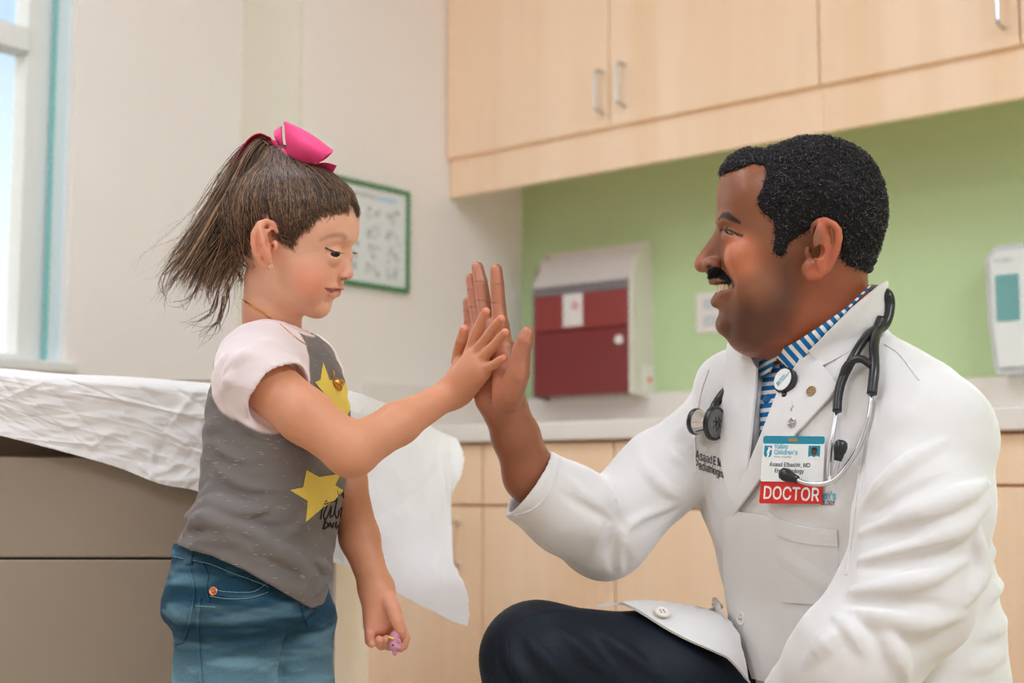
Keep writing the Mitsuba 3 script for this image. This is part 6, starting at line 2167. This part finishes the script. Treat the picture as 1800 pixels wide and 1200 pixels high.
put('ring', tube([c1[2] + n1[2] * .007 + .0030 * np.array([math.cos(a), 0, math.sin(a)]) for a in np.linspace(0, 2 * np.pi, 20)], .0008, 6), 'steel', rl, stage=True, smooth=True)
mat('strap_clear', lin(214, 208, 202), 0.2, 0.6)
sp_, sn_ = hits(coat_front, [1396, 1406, 1402, 1392], [724, 724, 768, 768])
put('strap', thicken(sp_ + sn_ * .0065, np.array([[0, 2, 1], [0, 3, 2]]), sn_, .0006), 'strap_clear', rl, stage=True, smooth=False)
pb_, nb_ = hits(coat_front, [1399], [746])
put('snap', moved(lathe([(0, 0), (.0062, 0), (.0062, .0016), (.0046, .0026), (.0036, .0016), (.0022, .0016), (.0014, .0024), (0, .0026)], 28), frame(nb_[0]), pb_[0] + nb_[0] * .0072), 'steel', rl, stage=True, smooth=35, text='round metal snap')

# lapel pin
pn = thing('lapel_pin', 'small round brass pin on the lapel of the white coat', 'pin')
pp_, pn_ = hits(coat_front, [1432], [692])
mat('brass', lin(176, 152, 118), 0.3, metal=1.0)
R = frame(pn_[0])
put('disc', moved(lathe([(0, 0), (.0062, 0), (.0066, .0008), (.0062, .0018), (.0052, .0018), (.0050, .0012), (0, .0012)], 32), R, pp_[0] + pn_[0] * .0076), 'brass', pn, stage=True, smooth=35)
put('relief', cat(*[tube([R @ np.array([a, b, .0014]) + pp_[0] + pn_[0] * .0076 for a, b in q], .0006, 6) for q in ([(-.0005, -.004), (.0, .004)], [(-.004, .0008), (.004, .0008)], [(-.003, -.0022), (.003, -.0018)], [(-.003, .003), (.003, .003)])]), 'brass', pn, stage=True, smooth=True)

# name badge and the red card under it
bdg = thing('name_badge', "white name badge with a teal top and a red DOCTOR card on the coat", 'badge')


def card_frame(px):
    p, n = hits(coat_front, [c[0] for c in px], [c[1] for c in px])
    nz = -np.cross(p[1] - p[0], p[3] - p[0]); nz /= np.linalg.norm(nz)
    nz = nz if nz @ (CAM - p[0]) > 0 else -nz
    # a stiff card: one plane through the corners, clear of the cloth
    c = p.mean(0)
    nz = nz * .8 + .2 * (CAM - c) / np.linalg.norm(CAM - c); nz /= np.linalg.norm(nz)
    o = c + nz * .013
    out = []
    for a, b in px:
        d = Q(a, b, 1.0) - CAM
        out.append(CAM + d * (((o - CAM) @ nz) / (d @ nz)))
    return np.array(out), nz


card, cn_ = card_frame([(1343, 766), (1451, 767), (1447, 847), (1337, 846)])
bil = lambda u, w: (1 - u) * (1 - w) * card[0] + u * (1 - w) * card[1] + u * w * card[2] + (1 - u) * w * card[3]


def slab(u0, u1, w0, w1, z0, z1, rnd=0.0):
    from shapely.geometry import box as sbox
    g = sbox(u0, w0 / 1.0, u1, w1)
    if rnd:
        asp = np.linalg.norm(card[1] - card[0]) / np.linalg.norm(card[3] - card[0])
        from shapely import affinity
        g = affinity.scale(affinity.scale(g, asp, 1, origin=(0, 0)).buffer(-rnd).buffer(rnd, quad_segs=4), 1 / asp, 1, origin=(0, 0))
    pts, tri = poly_mesh(g, 5.0)
    P = np.array([bil(a, b) for a, b in pts]) + cn_ * z0
    return thicken(P, tri[:, ::-1], np.tile(cn_, (len(P), 1)), z1 - z0)


put('red_card', slab(-.002, .985, .96, 1.475, -.0022, -.0006, .04), 'card_red', bdg, stage=True, smooth=False, text='red card reading DOCTOR')
cd = put('card', slab(0, 1, 0, 1, -.0004, .0010, .05), 'print_card', bdg, stage=True, smooth=False, text='white card with a teal top')
put('band', slab(.0, 1, .0, .17, .0010, .0013, .05), 'print_teal', cd, stage=True, smooth=False)
put('slot', slab(.42, .58, .045, .125, .0013, .0018, .03), 'brass', cd, stage=True, smooth=False)
exu = (card[1] - card[0]); W_ = np.linalg.norm(exu); exu /= W_
eyu = (card[0] - card[3]); H_ = np.linalg.norm(eyu); eyu /= H_


def bt(s_, u, w, cap, m, width=None, bold=False, parent=None, z=.0010, **kw):
    xy, tri = text_flat(s_, bold)
    sq = 1.0
    if width is not None:
        sq = width * W_ / ((xy[:, 0].max() - xy[:, 0].min()) * cap * H_)
    return flat_text(s_, bil(u, w), exu, eyu, cn_, cap * H_, m, parent or cd, bold, lift=z + .0002, squeeze=sq, **kw)


bt('Valley', .195, .275, .095, 'print_teal_pale', .225, True)
bt("Children's", .195, .40, .095, 'print_teal_pale', .38, True)
bt('HEALTHCARE', .195, .475, .038, 'ink_grey', .29)
bt('Asaad Elbashir, MD', .135, .665, .090, 'ink_black', .66)
bt('Endocrinology', .225, .80, .088, 'ink_black', .47)
bt('Physician', .34, .915, .072, 'ink_black', .27)
red = [k_ for k_ in scene if k_.endswith('red_card')][0]
bt('DOCTOR', .045, 1.37, .27, 'print_card', .90, True, parent=red, z=-.0006, name='lettering')
# shield emblem: a teal shield with a white long-necked animal shape
sh_ = [(.03, .215), (.155, .215), (.158, .40), (.140, .455), (.095, .475), (.045, .455), (.028, .40)]


def flat_poly(poly, z, m, parent, name, th=.0002):
    pts, tri = poly_mesh(np.array(poly), 5.0)
    P = np.array([bil(a, b) for a, b in pts]) + cn_ * z
    return put(name, thicken(P, tri[:, ::-1], np.tile(cn_, (len(P), 1)), th), m, parent, stage=True, smooth=False)


flat_poly(sh_, .0010, 'print_teal', cd, 'emblem')
flat_poly([(.075, .47), (.09, .40), (.07, .37), (.085, .32), (.10, .285), (.085, .255), (.105, .25), (.118, .235), (.128, .255), (.165, .285), (.185, .305), (.165, .315), (.135, .305), (.125, .335), (.115, .39), (.12, .42), (.10, .47)], .00125, 'print_card', cd, 'emblem')
flat_poly([(.75, .205), (.935, .205), (.935, .455), (.75, .455)], .0010, 'print_teal', cd, 'portrait')
mat('portrait_skin', lin(92, 60, 48), 0.5, 0.3)
tq = np.linspace(0, 2 * np.pi, 20)[:-1]
flat_poly(np.stack([.843 + .047 * np.cos(tq), .335 + .085 * np.sin(tq)], 1), .00125, 'portrait_skin', cd, 'portrait')
flat_poly([(.75, .485), (.765, .445), (.81, .43), (.843, .475), (.876, .43), (.92, .445), (.935, .485)], .00125, 'print_card', cd, 'portrait')
flat_poly(np.concatenate([np.stack([.843 + .049 * np.cos(tq[:10]), .305 - .065 * np.sin(tq[:10])], 1)]), .0014, 'ink_black', cd, 'portrait')

# embroidery on the coat
def stitch_text(s_, quad, m, bold=False):
    """quad: frame points of the line's lower left, lower right, upper right, upper left."""
    xy, tri = text_flat(s_, bold)
    u_, inv = np.unique(tri, return_inverse=True)
    x = xy[u_]
    x0, x1 = xy[:, 0].min(), xy[:, 0].max()
    px = warp2(x, [(x0, 0), (x1, 0), (x1, 1), (x0, 1)], quad)
    p, n = hits(coat_front, px[:, 0], px[:, 1])
    p2, n2 = hits(coat_sol, px[:, 0], px[:, 1])
    nearer = np.linalg.norm(p2 - CAM, axis=1) < np.linalg.norm(p - CAM, axis=1)
    p[nearer], n[nearer] = p2[nearer], n2[nearer]
    return put('embroidery', thicken(p + n * .0008, inv.reshape(tri.shape)[:, ::-1], n, .0005), m, coat, stage=True, smooth=False, text='embroidered lettering')


stitch_text('Asaad', [(1222, 806), (1252, 815), (1252, 800), (1222, 790)], 'ink_black')
stitch_text('E MD', [(1255, 816), (1275, 823), (1275, 809), (1255, 801)], 'ink_black')
stitch_text('Pediatri', [(1222, 822), (1254, 832), (1254, 818), (1222, 807)], 'ink_black')
stitch_text('ogist', [(1255, 833), (1275, 840), (1275, 827), (1255, 819)], 'ink_black')
stitch_text("en's", [(1446, 877), (1470, 878), (1470, 864), (1446, 863)], 'print_teal_pale', True)
stitch_text('OLOGY', [(1444, 887), (1468, 888), (1468, 880), (1444, 879)], 'ink_black')
